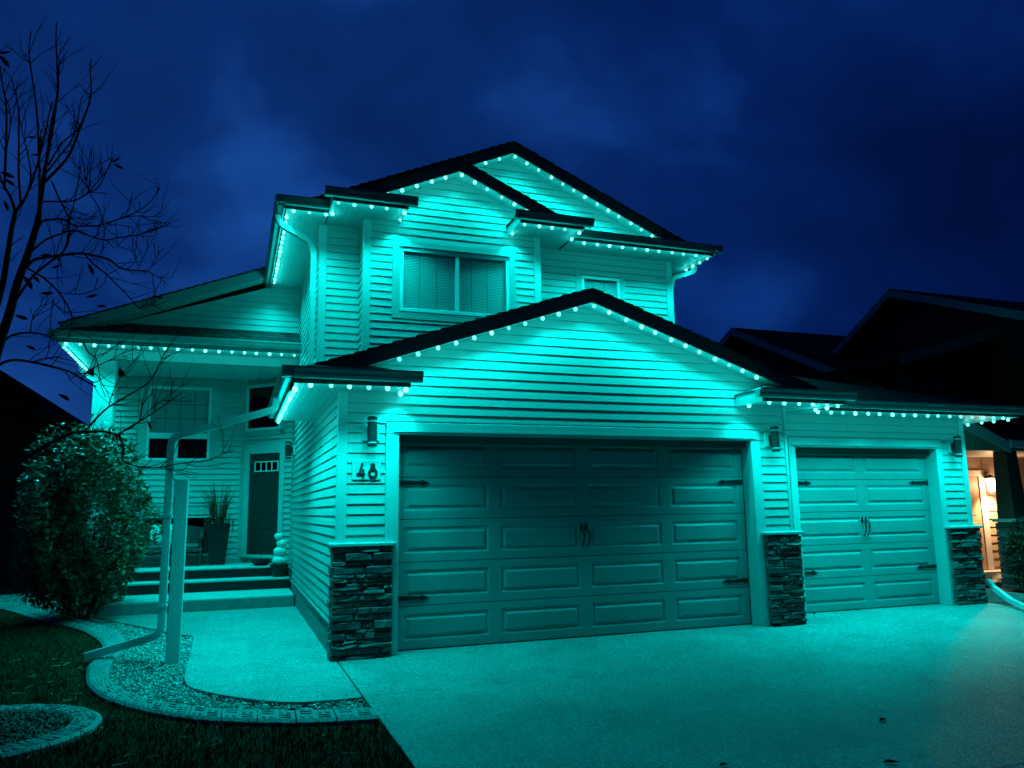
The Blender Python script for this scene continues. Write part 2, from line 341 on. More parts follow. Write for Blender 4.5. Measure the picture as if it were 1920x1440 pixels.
# --- corner boards and door casings
def corner(x0, x1, y0, y1, z0, z1): MB().box(x0, x1, y0, y1, z0, z1).build('corner_board', M['trim'], HOUSE, bevel=.006)
corner(XL-.024, XL+.085, -.024, .085, 1.24, ZS)
corner(XR-.012, XR+.03, -.024, .06, 1.2, ZS)
corner(XR3-.085, XR3+.024, Y3-.024, Y3+.085, 1.2, ZS)
corner(XL-.024, XL+.095, YA-.024, YA+.09, 2.9, ZU)
corner(-.07-.024, .02, YB-.024, YB+.04, 2.9, ZU)
corner(2.65, 2.74+.024, YB-.024, YB+.04, 2.9, ZU)
corner(XR-.095, XR+.024, YA-.024, YA+.09, 3.0, ZU)
def casing(x0, x1, y, z1, wl, wt):
    MB().box(x0-wl, x0+.005, y-.032, y+.20, 0, z1-.005).build('door_casing', M['trim'], HOUSE, bevel=.005)
    MB().box(x1-.005, x1+wl, y-.032, y+.20, 0, z1-.005).build('door_casing', M['trim'], HOUSE, bevel=.005)
    MB().box(x0-wl, x1+wl, y-.034, y+.20, z1-.005, z1+wt).build('door_casing', M['trim'], HOUSE, bevel=.005)
    MB().box(x0-.06, x1+.06, y-.052, y-.034, z1+.02, z1+.038).build('drip_cap', M['trim'], HOUSE)
    MB().box(x0+.006, x1-.006, y+.10, y+.199, z1-.10, z1-.006).build('header_shade_stop', M['fascia'], HOUSE)  # stop strip coloured dark to stand in for the header's shade
casing(0, DX1, 0, DZ, .148, .13)
casing(D3A, D3B, Y3, DZ3, .118, .13)

# --- garage doors: five sections, embossed long panels, strap hinges, pulls
def arrow_hinge(par, x, z, y, dirn, ln=.40):
    d = dirn; p = [(x, z-.032), (x+d*.30*ln/.4, z-.016), (x+d*.30*ln/.4, z-.034), (x+d*ln, z), (x+d*.30*ln/.4, z+.034), (x+d*.30*ln/.4, z+.016), (x, z+.032)]
    MB().prism([(a, y, b) for a, b in p], (0, -.014, 0)).build('strap_hinge', M['iron'], par)
def pull(par, x, z0, z1, y):
    zs = [z1, z1-.05, z1-.09, (z0+z1)/2, z0+.03, z0]
    m = MB(); m.tube([(x-.012, y-.02, z1-.05), (x-.004, y-.06, z1-.09), (x+.012, y-.06, (z0+z1)/2), (x-.006, y-.06, z0+.05), (x, y-.012, z0)], [.008, .011, .013, .011, .009], 7)
    m.prism([(x-.03, y, z1-.06), (x-.012, y, z1-.10), (x+.008, y, z1-.06), (x-.008, y, z1)], (0, -.02, 0))
    m.build('door_pull', M['iron'], par)
def garage_door(x0, x1, y, ztop, cols, label):
    par = thing_part('garage_door', label); sh = ztop/5; wd = x1-x0
    edge, gap = .115, .15; pw = (wd-2*edge-gap*(cols-1))/cols
    for r in range(5):
        z0, z1 = r*sh+.004+(.012 if r == 0 else 0), (r+1)*sh-.004
        pz0, pz1 = z0+.095, z1-.085
        m = MB(); m.box(x0+.004, x1-.004, y+.012, y+.05, z0, z1)
        xs = [x0+.004]
        for c in range(cols): a = x0+edge+c*(pw+gap); xs += [a, a+pw]
        xs.append(x1-.004)
        m.box(x0+.004, x1-.004, y, y+.012, z0, pz0).box(x0+.004, x1-.004, y, y+.012, pz1, z1)
        for c in range(cols+1): m.box(xs[2*c], xs[2*c+1], y, y+.012, pz0, pz1)
        m.build('door_section', M['door'], par)
        for c in range(cols):
            a, b = xs[1+2*c], xs[2+2*c]
            rings = [(0, .0), (.022, .0115), (.040, .0115), (.066, -.004)]
            vs = []; fs = []
            for ins, dy in rings: vs += [(a+ins, y+dy, pz0+ins), (b-ins, y+dy, pz0+ins), (b-ins, y+dy, pz1-ins), (a+ins, y+dy, pz1-ins)]
            for i in range(len(rings)-1):
                for k in range(4): fs.append((4*i+k, 4*i+(k+1) % 4, 4*i+4+(k+1) % 4, 4*i+4+k))
            e = 4*(len(rings)-1); fs.append((e, e+1, e+2, e+3))
            MB().add(vs, fs).build('raised_panel', M['door'], par)
    MB().box(x0-.05, x1+.05, y+.06, y+.09, -.05, ztop+.05).build('sky_leak_blocker', M['roomdark'], par)  # unseen backing added to stop sky light leaking through the section gaps
    MB().box(x0+.004, x1-.004, y-.004, y+.05, -.002, .012).build('bottom_seal', M['iron'], par)
    for z in (1.912, .583):
        arrow_hinge(par, x0+.02, z, y, 1); arrow_hinge(par, x1-.02, z, y, -1)
    c = (x0+x1)/2
    pull(par, c-.035, 1.10, 1.39, y); pull(par, c+.035, 1.10, 1.39, y)
def thing_part(name, label=None, loc=(0, 0, 0), parent=None):
    o = bpy.data.objects.new(name, None); COL.objects.link(o); o.parent = parent or HOUSE; o.matrix_parent_inverse = PINV[(parent or HOUSE).name]; PINV[o.name] = Matrix.Identity(4)
    if label: o['label'] = label
    o.empty_display_size = .1
    return o
garage_door(0, DX1, .215, DZ, 4, 'wide double garage door, shaded at its top')
garage_door(D3A, D3B, Y3+.18, DZ3, 2, 'narrow single garage door, evenly lit')

# --- stone piers: courses of thin ledge stones, each its own piece, capped
def pier(x0, x1, y0, y1, ztop, wrap_left, wrap_right, label):
    par = thing_part('stone_pier', label)
    MB().box(x0+.02, x1-.02, y0+.03, y1, 0, ztop).build('mortar_core', M['joint'], par)
    z = .004
    while z < ztop-.03:
        h = random.choice((.035, .045, .055, .07, .09)); h = min(h, ztop-z)
        x = x0 if not wrap_left else x0-random.uniform(0, .012)
        while x < x1-.03:
            ln = random.uniform(.12, .36); e = min(x1, x+ln)
            if x1-e < .08: e = x1
            stone(par, x, e, y0+random.uniform(-.022, .014), y0+.06, z, z+h)
            x = e
        for fl, sx in ((wrap_left, -1), (wrap_right, 1)):
            if fl:
                y = y0+.03
                while y < y1-.02:
                    e = min(y1, y+random.uniform(.1, .25)); xx = (x0 if sx < 0 else x1); o = random.uniform(-.006, .03)
                    stone(par, xx-o if sx < 0 else xx-.05, xx+.05 if sx < 0 else xx+o, y, e, z, z+h); y = e
        z += h
    cp = MB(); cp.box(x0-.035, x1+.03, y0-.03, y1, ztop, ztop+.042); cp.build('stone_cap', M['concrete'], par, bevel=.01)
def stone(par, x0, x1, y0, y1, z0, z1):
    g = .004; x0 += g; x1 -= g; z0 += g*.6; z1 -= g*.6
    r = lambda a: random.uniform(-a, a)
    c = .012; t = min(.012, (z1-z0)*.25)
    front = [(x0+c+r(.008), y0+r(.008), z0+t+r(.006)), ((x0+x1)/2+r(.03), y0-.006+r(.008), z0+t*.6+r(.006)), (x1-c+r(.008), y0+r(.008), z0+t+r(.006)),
             (x1-c+r(.008), y0+.004+r(.008), z1-t+r(.006)), ((x0+x1)/2+r(.03), y0+r(.010), z1-t*.6+r(.006)), (x0+c+r(.008), y0+.004+r(.008), z1-t+r(.006))]
    mid = [(x0, y0+.016, z0), ((x0+x1)/2, y0+.016, z0), (x1, y0+.016, z0), (x1, y0+.016, z1), ((x0+x1)/2, y0+.016, z1), (x0, y0+.016, z1)]
    back = [(a, y1, b) for a, _, b in mid]
    fs = [(0, 1, 4, 5), (1, 2, 3, 4)]
    for k in range(6): fs += [(k, 6+k, 6+(k+1) % 6, (k+1) % 6), (6+k, 12+k, 12+(k+1) % 6, 6+(k+1) % 6)]
    fs.append((12, 17, 16, 15, 14, 13))
    MB().add(front+mid+back, fs).build('stone', random.choice(STONES), par)
pier(-.725, -.065, -.10, .20, 1.20, True, False, 'left stone pier at the walkway corner')
pier(4.975, 5.545, -.10, .12, 1.19, False, True, 'stone pier between the two garage doors')
pier(8.915, 9.56, Y3-.10, Y3+.10, 1.175, False, True, 'stone pier at the right end of the garage')

# --- roofs
def courses(mb, x0, z0, x1, z1, y0, y1, step=.14):
    """stepped shingle courses down a slope from (x0,z0) to (x1,z1) in the xz plane, running y0..y1"""
    n = max(1, int(abs(x1-x0)/step))
    for i in range(n):
        a, b = i/n, (i+1)/n; xa, xb = x0+(x1-x0)*a, x0+(x1-x0)*b; za, zb = z0+(z1-z0)*a, z0+(z1-z0)*b
        j = .012*((i*37) % 5)/5
        mb.prism([(xa, y0-j, za), (xb, y0-j, zb), (xb, y0-j, zb+.022), (xa, y0-j, za+.004)], (0, y1-y0, 0))
def gable(cx, zb, slope, xl, xr, y0, yw, y1, th, zmin, off):
    """zb: underside of the rake board at the peak; y0 front of rake, yw wall, y1 back; nothing hangs below zmin"""
    for xe in (xl, xr):
        s = 1 if xe > cx else -1; ze = zb-slope*abs(cx-xe)
        xc = cx+s*min(abs(xe-cx), (zb-zmin)/slope); zc = zb-slope*abs(xc-cx)
        MB().prism([(cx, y0+.03, zb+off), (xe, y0+.03, ze+off), (xe, y0+.03, ze+th-.03), (cx, y0+.03, zb+th-.03)], (0, y1-y0-.03, 0)).build('roof', M['shingle'], HOUSE)
        c = MB(); courses(c, cx, zb+th-.03, xe+s*.03, ze+th-.03-slope*.03, y0-.03, y1); c.build('shingle_courses', M['shingle'], HOUSE, kind='stuff')
        MB().prism([(cx, y0, zb), (xc, y0, zc), (xc, y0, zc+th-.032), (cx, y0, zb+th-.032)], (0, .026, 0)).build('rake_board', M['fascia'], HOUSE)
        MB().prism([(cx, y0+.026, zb+.014), (xc, y0+.026, zc+.014), (xc, y0+.026, zc+.028), (cx, y0+.026, zb+.028)], (0, yw-y0-.026, 0)).build('soffit', M['soffit'], HOUSE)
gable(2.41, 4.162, SG, -1.24, 6.06, -.30, 0, YB, .20, ZS+.03, .05)
gable(1.335, 6.775, SU, -.62, 3.28, 2.0, YB, YA+.1, .21, ZU+.03, .06)
gable(2.39, 7.44, SU, -1.25, 6.03, 2.45, YA, 11.3, .22, ZU+.03, .125)

def gutter(par, a, b, out, drop=.115):
    """K-style gutter from a to b (top back edge line), projecting along out"""
    a, b, out = Vector(a), Vector(b), Vector(out)
    prof = [(0, -drop), (.078, -drop), (.098, -drop+.028), (.104, -drop+.06), (.125, -.022), (.125, 0), (.112, 0), (.112, -.016), (0, -.016)]
    MB().prism([a+out*d+Vector((0, 0, z)) for d, z in prof], b-a).build('gutter', M['gutter'], par)
def eave(x0, x1, y0, y1, zs, fh, wl, wr, slope, hipl, hipr, gut=True, ends=(True, True)):
    """boxed eave return: soffit, fascia, gutter, small pent roof up to the wall line y1"""
    MB().box(x0+.02, x1-.02, y0+.02, y1, zs, zs+.014).build('soffit', M['soffit'], HOUSE)
    MB().box(x0, x1, y0, y0+.02, zs-.022, zs+fh).build('fascia', M['fascia'], HOUSE)
    if ends[0]: MB().box(x0, x0+.02, y0+.02, y1, zs-.022, zs+fh).build('fascia', M['trim'], HOUSE)
    if ends[1]: MB().box(x1-.02, x1, y0+.02, y1, zs-.022, zs+fh).build('fascia', M['trim'], HOUSE)
    z = zs+fh; rise = slope*(y1-y0); d = y1-y0
    a = [(x0-.03, y0-.03, z), (x1+.03, y0-.03, z), (x1+.03 if not hipr else x1+.03, y1, z), (x0-.03, y1, z)]
    t = [(x0+(d if hipl else -.03), y1, z+rise), (x1-(d if hipr else -.03), y1, z+rise)]
    MB().add(a+t, [(0, 3, 2, 1), (0, 1, 5, 4), (1, 2, 5), (0, 4, 3), (3, 4, 5, 2)]).build('pent_roof', M['shingle'], HOUSE)
    if gut: gutter(HOUSE, (x0-(.12 if hipl else 0), y0, z+.006), (x1+(.12 if hipr else 0), y0, z+.006), (0, -1, 0))
# lower eaves
eave(-1.24, .01, -.60, 0, ZS, .135, 0, 0, SG, True, True)
MB().box(-1.22, XL, 0, 3.15, ZS, ZS+.014).build('soffit', M['soffit'], HOUSE)
MB().box(-1.24, -1.22, -.58, 3.15, ZS-.022, ZS+.135).build('fascia', M['gutter'], HOUSE)
gutter(HOUSE, (-1.24, 3.15, ZS+.141), (-1.24, -.72, ZS+.141), (-1, 0, 0))
eave(4.68, 6.03, -.60, 0, ZS, .135, 0, 0, SG, True, True)
MB().box(XR+.03, 6.01, 0, Y3, ZS, ZS+.014).build('soffit', M['soffit'], HOUSE)
MB().box(6.01, 6.03, 0, .0+.1, ZS-.022, ZS+.135).build('fascia', M['gutter'], HOUSE)
# third bay eave with a hipped roof
MB().box(6.03, 10.05, -.01, Y3, ZS-.008, ZS+.006).build('soffit', M['soffit'], HOUSE)
MB().box(6.03, 10.07, -.03, -.01, ZS-.03, ZS+.12).build('fascia', M['fascia'], HOUSE)
MB().box(10.05, 10.07, -.01, 7, ZS-.03, ZS+.12).build('fascia', M['trim'], HOUSE)
MB().box(XR3, 10.05, Y3, 7, ZS-.008, ZS+.006).build('soffit', M['soffit'], HOUSE)
gutter(HOUSE, (6.03, -.03, ZS+.126), (10.19, -.03, ZS+.126), (0, -1, 0))
gutter(HOUSE, (10.07, -.15, ZS+.126), (10.07, 7, ZS+.126), (1, 0, 0))
z = ZS+.12; yr = 3.5
MB().add([(XR, -.05, z), (10.09, -.05, z), (10.09, 7.05, z), (XR, 7.05, z), (10.09-(yr+.05), yr, z+SG*(yr+.05)), (XR, yr, z+SG*(yr+.05))],
         [(0, 3, 2, 1), (0, 1, 4, 5), (1, 2, 4), (2, 3, 5, 4), (0, 5, 3)]).build('roof', M['shingle'], HOUSE)
# upper eaves
eave(-1.24, -.60, 2.18, YA, ZU, .13, 0, 0, SU, True, False, ends=(False, False))
MB().box(-1.22, XL, YA, 6.52, ZU, ZU+.014).build('soffit', M['soffit'], HOUSE)
MB().box(-1.26, -1.24, 2.18, 11, ZU-.022, ZU+.13).build('fascia', M['gutter'], HOUSE)
gutter(HOUSE, (-1.26, 11, ZU+.136), (-1.26, 2.06, ZU+.136), (-1, 0, 0))
eave(-.62, .46, 1.68, YB, ZU, .13, 0, 0, SU, True, True)
MB().box(-.60, -.07, YB, YA, ZU, ZU+.0139).build('soffit', M['soffit'], HOUSE)
eave(2.20, 3.28, 1.68, YB, ZU, .13, 0, 0, SU, True, True)
MB().box(2.74, 3.26, YB, YA, ZU, ZU+.0139).build('soffit', M['soffit'], HOUSE)
eave(3.28, 5.98, 2.14, YA, ZU-.012, .13, 0, 0, .28, False, True, ends=(False, False))
MB().box(XR, 5.96, YA, 11, ZU-.012, ZU+.002).build('soffit', M['soffit'], HOUSE)
MB().box(5.96, 5.98, 2.16, 11, ZU-.034, ZU+.118).build('fascia', M['gutter'], HOUSE)
gutter(HOUSE, (5.98, 2.02, ZU+.124), (5.98, 11, ZU+.124), (1, 0, 0))

# --- porch wing
GY = 6.5; FY = 5.85; ZP = 4.54
gz = lambda x: 4.72+SP*(x+4.70)             # underside of the porch wing rake board
w = MB(); w.prism([(-4.12, GY, 4.40), (XL, GY, 4.40), (XL, GY, ZU), (-1.28, GY, min(ZU, gz(-1.28)+.02)), (-4.12, GY, gz(-4.12)+.02)], (0, .14, 0))
w.box(-4.1, -3.46, 8.2, 8.34, 0, 4.5).box(-2.27, -1.573, 8.2, 8.34, 1.56, 4.5).box(-2.12, -1.573, 8.2, 8.34, 0, 1.56).box(-3.46, -2.27, 8.2, 8.34, 1.56, 2.655).box(-3.46, -2.27, 8.2, 8.34, 4.17, 4.5).box(-3.46, -2.12, 8.2, 8.34, 0, .75)
w.box(-4.1, -3.96, 8.34, 14, 0, 4.6)
wall = w.build('wall', M['siding'], HOUSE)
siding(wall, (0, GY, 0), (1, 0, 0), (0, -1, 0), [[(-3.45, 5.06), (XL, 5.06), (XL, ZU), (-1.28, min(ZU, gz(-1.28))), (-3.95, gz(-3.95)), (-3.6, 5.06)]], 5.06)
siding(wall, (0, 8.2, 0), (1, 0, 0), (0, -1, 0),
       [[(-4.1, .6), (-3.645, .6), (-3.645, 4.36), (-4.1, 4.36)], [(-2.17, 1.75), (-1.66, 1.75), (-1.66, 4.36), (-2.17, 4.36)], [(-3.645, 1.75), (-2.17, 1.75), (-2.17, 2.58), (-3.645, 2.58)],
        [(-2.0, .6), (-1.66, .6), (-1.66, 1.75), (-2.0, 1.75)]], 1.93, lip=.030)
MB().box(-4.2, XL, 6.62, 8.2, 4.36, 4.40).build('porch_ceiling', M['soffit'], HOUSE)
MB().box(-3.86, XL, 6.40, 6.62, 4.36, ZP).build('porch_beam', M['trim'], HOUSE, bevel=.008)
MB().box(-4.2, -3.86, 6.40, 6.74, .35, ZP).build('porch_column', M['trim'], HOUSE, bevel=.01)
MB().box(-4.2, -3.9, 6.74, 8.2, 4.36, ZP).build('porch_beam', M['trim'], HOUSE)
# porch eave: soffit, fascia, gutter and the narrow pent roof under the gable
MB().box(-4.70, XL, FY+.02, 6.40, ZP, ZP+.014).build('soffit', M['soffit'], HOUSE)
MB().box(-4.70, -4.20, 6.40, 8.7, ZP, ZP+.014).build('soffit', M['soffit'], HOUSE)
MB().box(-4.72, XL, FY, FY+.02, ZP-.022, ZP+.165).build('fascia', M['gutter'], HOUSE)
MB().box(-4.72, -4.70, FY+.02, 14, ZP-.022, ZP+.165).build('fascia', M['gutter'], HOUSE)
gutter(HOUSE, (-4.84, FY, ZP+.171), (XL, FY, ZP+.171), (0, -1, 0))
gutter(HOUSE, (-4.72, 14, ZP+.171), (-4.72, FY-.12, ZP+.171), (-1, 0, 0))
z = ZP+.165; zt = 5.05
MB().add([(-4.75, FY-.03, z), (XL, FY-.03, z), (XL, GY, z), (-4.12, GY, z), (XL, GY, zt), (-3.55, GY, zt)], [(0, 3, 2, 1), (0, 1, 4, 5), (1, 2, 4), (0, 5, 3), (3, 5, 4, 2)]).build('pent_roof', M['shingle'], HOUSE)
c = MB()
for i in range(5):
    a, b = i/5, (i+1)/5; ya, yb = FY-.03+(GY-FY+.03)*a, FY-.03+(GY-FY+.03)*b; za, zb = z+(zt-z)*a, z+(zt-z)*b; xa = -4.75+1.2*a
    c.prism([(xa, ya, za+.003), (xa, ya, za+.02), (xa, yb, zb+.006), (xa, yb, zb+.003)], (XL-xa-.002, 0, 0))
c.build('shingle_courses', M['shingle'], HOUSE, kind='stuff')
# wing rake running up to the upper eave
RY = 6.1
p = lambda x, d: (x, RY, gz(x)+d)
MB().prism([p(-4.74, 0), p(-1.30, 0), p(-1.30, .19), p(-4.74, .19)], (0, .026, 0)).build('rake_board', M['gutter'], HOUSE)
MB().prism([p(-4.74, .03), p(-1.30, .03), p(-1.30, .2), p(-4.74, .2)], (0, 8, 0)).build('roof', M['shingle'], HOUSE).location = (0, .03, 0)
MB().prism([p(-4.74, .012), p(-1.30, .012), p(-1.30, .026), p(-4.74, .026)], (0, GY-RY-.03, 0)).build('soffit', M['soffit'], HOUSE).location = (0, .027, 0)
c = MB(); courses(c, -1.30, gz(-1.30)+.20, -4.77, gz(-4.77)+.20, RY-.03, RY+8); c.build('shingle_courses', M['shingle'], HOUSE, kind='stuff')

# --- entry wall at 45 degrees, door, transom
E0 = Vector((-1.573, 8.2, 0)); EU = Vector((1, -1, 0)).normalized(); EN = Vector((-1, -1, 0)).normalized(); EL = 1.277
def ebox(mb, u0, u1, d0, d1, z0, z1):
    q = [E0+EU*u0+EN*d0, E0+EU*u1+EN*d0, E0+EU*u1+EN*d1, E0+EU*u0+EN*d1]
    return mb.prism([p+Vector((0, 0, z0)) for p in q], (0, 0, z1-z0))
w = MB(); ebox(w, 0, EL, -.14, 0, .5, 4.42); wall = w.build('wall', M['siding'], HOUSE); fix_normals(wall)
siding(wall, E0, EU, EN, [[(1.09, .6), (EL, .6), (EL, 3.2), (1.09, 3.2)], [(0, 2.99), (EL, 2.99), (EL, 3.2), (0, 3.2)], [(1.06, 3.2), (EL, 3.2), (EL, 4.36), (1.06, 4.36)]], 1.93, lip=.030)
FD = thing_part('front_door', 'dark six-panel front door with a four-light window')
m = MB(); ebox(m, .165, .975, .002, .022, .76, 2.79); o = m.build('door_slab', M['frontdoor'], FD); fix_normals(o)
for (u0, u1) in ((.235, .545), (.60, .91)):
    for (z0, z1) in ((.90, 1.20), (1.28, 1.52), (1.60, 2.22)):
        m = MB(); ebox(m, u0, u1, .022, .030, z0, z1); o = m.build('door_panel', M['frontdoor'], FD, bevel=.007); fix_normals(o)
m = MB(); ebox(m, .30, .93, .022, .034, 2.42, 2.44); ebox(m, .30, .93, .022, .034, 2.61, 2.63); ebox(m, .30, .325, .022, .034, 2.44, 2.61); ebox(m, .905, .93, .022, .034, 2.44, 2.61)
for k in (1, 2, 3): u = .325+.58*k/4; ebox(m, u-.01, u+.01, .022, .034, 2.44, 2.61)
o = m.build('light_frame', M['frame'], FD); fix_normals(o)
for k in range(4):
    m = MB(); ebox(m, .325+.145*k+.01, .325+.145*(k+1)-.01, .0225, .025, 2.44, 2.61); o = m.build('pane', M['darkglass'], FD); fix_normals(o)
for (u0, u1, z0, z1, d) in ((.03, .165, .72, 2.99, .06), (.975, 1.09, .72, 2.99, .05), (.165, .975, 2.79, 2.99, .05), (.10, 1.04, .70, .755, .09)):
    m = MB(); ebox(m, u0, u1, .001, d, z0, z1); o = m.build('door_casing', M['trim'], HOUSE, bevel=.004); fix_normals(o)
TW = thing_part('window', 'tall transom window above the front door')
for (u0, u1, z0, z1) in ((0.02, .075, 3.27, 4.24), (.90, .955, 3.27, 4.24), (.075, .90, 3.27, 3.325), (.075, .90, 4.18, 4.24)):
    m = MB(); ebox(m, u0, u1, .002, .05, z0, z1); o = m.build('frame', M['frame'], TW); fix_normals(o)
m = MB(); ebox(m, .075, .90, .012, .018, 3.325, 4.18); o = m.build('pane', M['darkglass'], TW); fix_normals(o)
m = MB(); ebox(m, .075, .90, .002, .006, 3.325, 4.18); o = m.build('backing', mat('hall_wall', (.045, .032, .022), .9, .1), TW); fix_normals(o)
for (u0, u1, z0, z1) in ((.955, 1.06, 3.17, 4.34), (.0, 1.06, 3.17, 3.27)):
    m = MB(); ebox(m, u0, u1, .001, .026, z0, z1); o = m.build('window_casing', M['siding'], HOUSE); fix_normals(o)

# --- windows in straight walls
def window(x0, x1, z0, z1, y, splits, label, casing_w, frame_w=.055, blinds=None, glassm='glass', rows=None, depth=.30, sill=True):
    par = thing_part('window', label)
    f = MB(); f.box(x0, x1, y-.028, y+.06, z0, z0+frame_w).box(x0, x1, y-.028, y+.06, z1-frame_w, z1).box(x0, x0+frame_w, y-.028, y+.06, z0+frame_w, z1-frame_w).box(x1-frame_w, x1, y-.028, y+.06, z0+frame_w, z1-frame_w)
    cells = []
    zz = [z0+frame_w]+(rows or [])+[z1-frame_w]
    for s in splits: f.box(s-.028, s+.028, y-.024, y+.06, z0+frame_w, z1-frame_w)
    f.build('frame', M['frame'], par, bevel=.004)
    xs = [x0+frame_w]+list(splits)+[x1-frame_w]
    for i in range(len(xs)-1):
        a = xs[i]+(.028 if i else 0); b = xs[i+1]-(.028 if i < len(xs)-2 else 0)
        for j in range(len(zz)-1): cells.append((a, b, zz[j], zz[j+1]))
    for a, b, c, d in cells: MB().box(a, b, y+.004, y+.010, c, d).build('pane', M[glassm], par)
    rm = MB(); rm.box(x0+.01, x1-.01, y+depth, y+depth+.02, z0, z1).box(x0+.0, x0+.012, y+.06, y+depth, z0, z1).box(x1-.012, x1, y+.06, y+depth, z0, z1).box(x0+.012, x1-.012, y+.06, y+depth, z0, z0+.01).box(x0+.012, x1-.012, y+.06, y+depth, z1-.01, z1)
    rm.build('interior', M['roomdark'], par)
    if blinds:
        bm = MB(); zb = z0+frame_w+.01
        while zb < blinds:
            bm.add([(x0+frame_w, y+.022, zb), (x1-frame_w, y+.022, zb), (x1-frame_w, y+.034, zb+.022), (x0+frame_w, y+.034, zb+.022), (x0+frame_w, y+.034, zb+.025), (x1-frame_w, y+.034, zb+.025), (x1-frame_w, y+.022, zb+.003), (x0+frame_w, y+.022, zb+.003)],
                   [(0, 1, 2, 3), (4, 5, 6, 7), (0, 7, 6, 1), (3, 2, 5, 4)]); zb += .0255
        bm.build('blind_slats', M['blind'], par, kind='stuff')
        cb = MB()
        for i in range(len(xs)-1):
            for t in (.3, .62): x = xs[i]+(xs[i+1]-xs[i])*t; cb.box(x-.0022, x+.0022, y+.016, y+.020, z0+frame_w, z1-frame_w)
        cb.build('blind_cord_shadow', M['iron'], par)  # cords made black to draw the shadow lines of the blind ladders
    cw = casing_w
    if cw:
        c0 = MB(); c0.box(x0-cw, x0, y-.022, y, z0-cw, z1+cw).box(x1, x1+cw, y-.022, y, z0-cw, z1+cw).box(x0, x1, y-.022, y, z1, z1+cw).box(x0, x1, y-.022, y, z0-cw, z0)
        c0.build('window_casing', M['siding'], par, bevel=.004)
        MB().box(x0-.02, x1+.02, y-.05, y-.022, z1+.012, z1+.03).build('drip_cap', M['trim'], par)
    return par
window(.462, 2.215, 4.547, 5.545, YB, [1.363], 'wide upper bedroom window with two panes and lowered blinds', .115, blinds=5.47)
window(3.69, 4.425, 4.53, 5.53, YA, [], 'small upper window partly hidden by the garage roof', .10, blinds=5.46)
pw = window(-3.46, -2.27, 2.655, 4.17, 8.2, [], 'tall porch window with a pale shade above dark lower panes', .17, frame_w=.05, rows=[3.115, 3.205])
MB().box(-3.41, -2.32, 8.165, 8.26, 3.105, 3.215).build('meeting_rail', M['frame'], pw)
MB().box(-2.93, -2.87, 8.17, 8.26, 2.705, 3.105).build('mullion', M['frame'], pw)
MB().box(-3.41, -2.32, 8.275, 8.28, 3.215, 4.12).build('roller_shade', mat('shade_cloth', (.42, .43, .43), .9, .1), pw)
g = MB()
for x in (-3.14, -2.865, -2.59): g.box(x-.006, x+.006, 8.262, 8.268, 3.215, 4.12)
for zz in (3.52, 3.82): g.box(-3.41, -2.32, 8.2685, 8.272, zz-.006, zz+.006)
g.build('muntin_grid', M['fascia'], pw)
window(-3.45, -2.12, .75, 1.56, 8.2, [], 'low porch window behind the bench', .15, frame_w=.05, glassm='darkglass')

# --- wall sconces (unlit)
def sconce(x, y, zc, nrm, label):
    n = Vector(nrm); s = Vector((-n.y, n.x, 0)); t = thing('wall_sconce', label, 'wall lamp', (x, y, zc-.17), 'unlit sconces on the house walls')
    o = Vector((x, y, zc))
    def slab(mb, hw, z0, z1, d0, d1): return mb.prism([o+s*-hw+n*d0+Vector((0, 0, z0)), o+s*hw+n*d0+Vector((0, 0, z0)), o+s*hw+n*d1+Vector((0, 0, z0)), o+s*-hw+n*d1+Vector((0, 0, z0))], (0, 0, z1-z0))
    q = slab(MB(), .10, -.10, .10, .004, .035).build('mounting_block', M['trim'], t, bevel=.008); fix_normals(q)
    q = slab(MB(), .045, -.06, .06, .035, .07).build('bracket', M['sconce'], t); fix_normals(q)
    ax = o+n*.125
    b = MB(); b.lathe([(.0, -.112), (.056, -.112), (.056, .112), (.0, .112)], ax, 20); b.build('body', M['sconce'], t)
    for z0 in (-.132, .112): MB().lathe([(.0, z0), (.050, z0), (.050, z0+.02), (.0, z0+.02)], ax, 20).build('diffuser', M['trim'], t)
    for z0 in (-.172, .132): MB().lathe([(.0, z0), (.056, z0), (.056, z0+.04), (.0, z0+.04)], ax, 20).build('cap', M['sconce'], t)
sconce(-.325, -.004, 2.475, (0, -1, 0), 'cylinder sconce above the house number left of the wide garage door')
sconce(5.205, -.004, 2.48, (0, -1, 0), 'cylinder sconce between the two garage doors')
sconce(9.235, Y3-.004, 2.475, (0, -1, 0), 'cylinder sconce at the far right of the narrow garage door')
sconce(XL-.004, 6.75, 2.78, (-1, 0, 0), 'cylinder sconce on the side wall beside the front door')

# --- house number on its mounting plate
HN = thing('house_number', 'black house number 48 on a pale plate beside the wide garage door', 'house number', (-.366, -.03, 1.93))
MB().box(-.53, -.205, -.03, -.001, 1.935, 2.16).build('plate', M['trim'], HN, bevel=.006)
y = -.031
def pr(pts): return MB().prism([(a, y, b) for a, b in pts], (0, -.012, 0))
d4 = pr([(-.482, 1.995), (-.44, 1.995), (-.405, 2.128), (-.427, 2.128), (-.456, 2.02), (-.482, 2.008)])
d4.prism([(a, y, b) for a, b in [(-.482, 1.990), (-.385, 1.990), (-.385, 2.014), (-.482, 2.014)]], (0, -.0125, 0))
d4.prism([(a, y, b) for a, b in [(-.418, 1.955), (-.396, 1.955), (-.396, 2.056), (-.418, 2.056)]], (0, -.0130, 0))
o = d4.build('digit', M['iron'], HN); fix_normals(o)
d8 = MB(); cx, cz = -.298, 2.010; nn = 20
vs = []; fs = []
for k in range(nn):
    a = 2*math.pi*k/nn
    for r in (.058, .032):
        for dy in (0, -.012): vs.append((cx+r*math.cos(a)*.95, y+dy, cz+r*math.sin(a)))
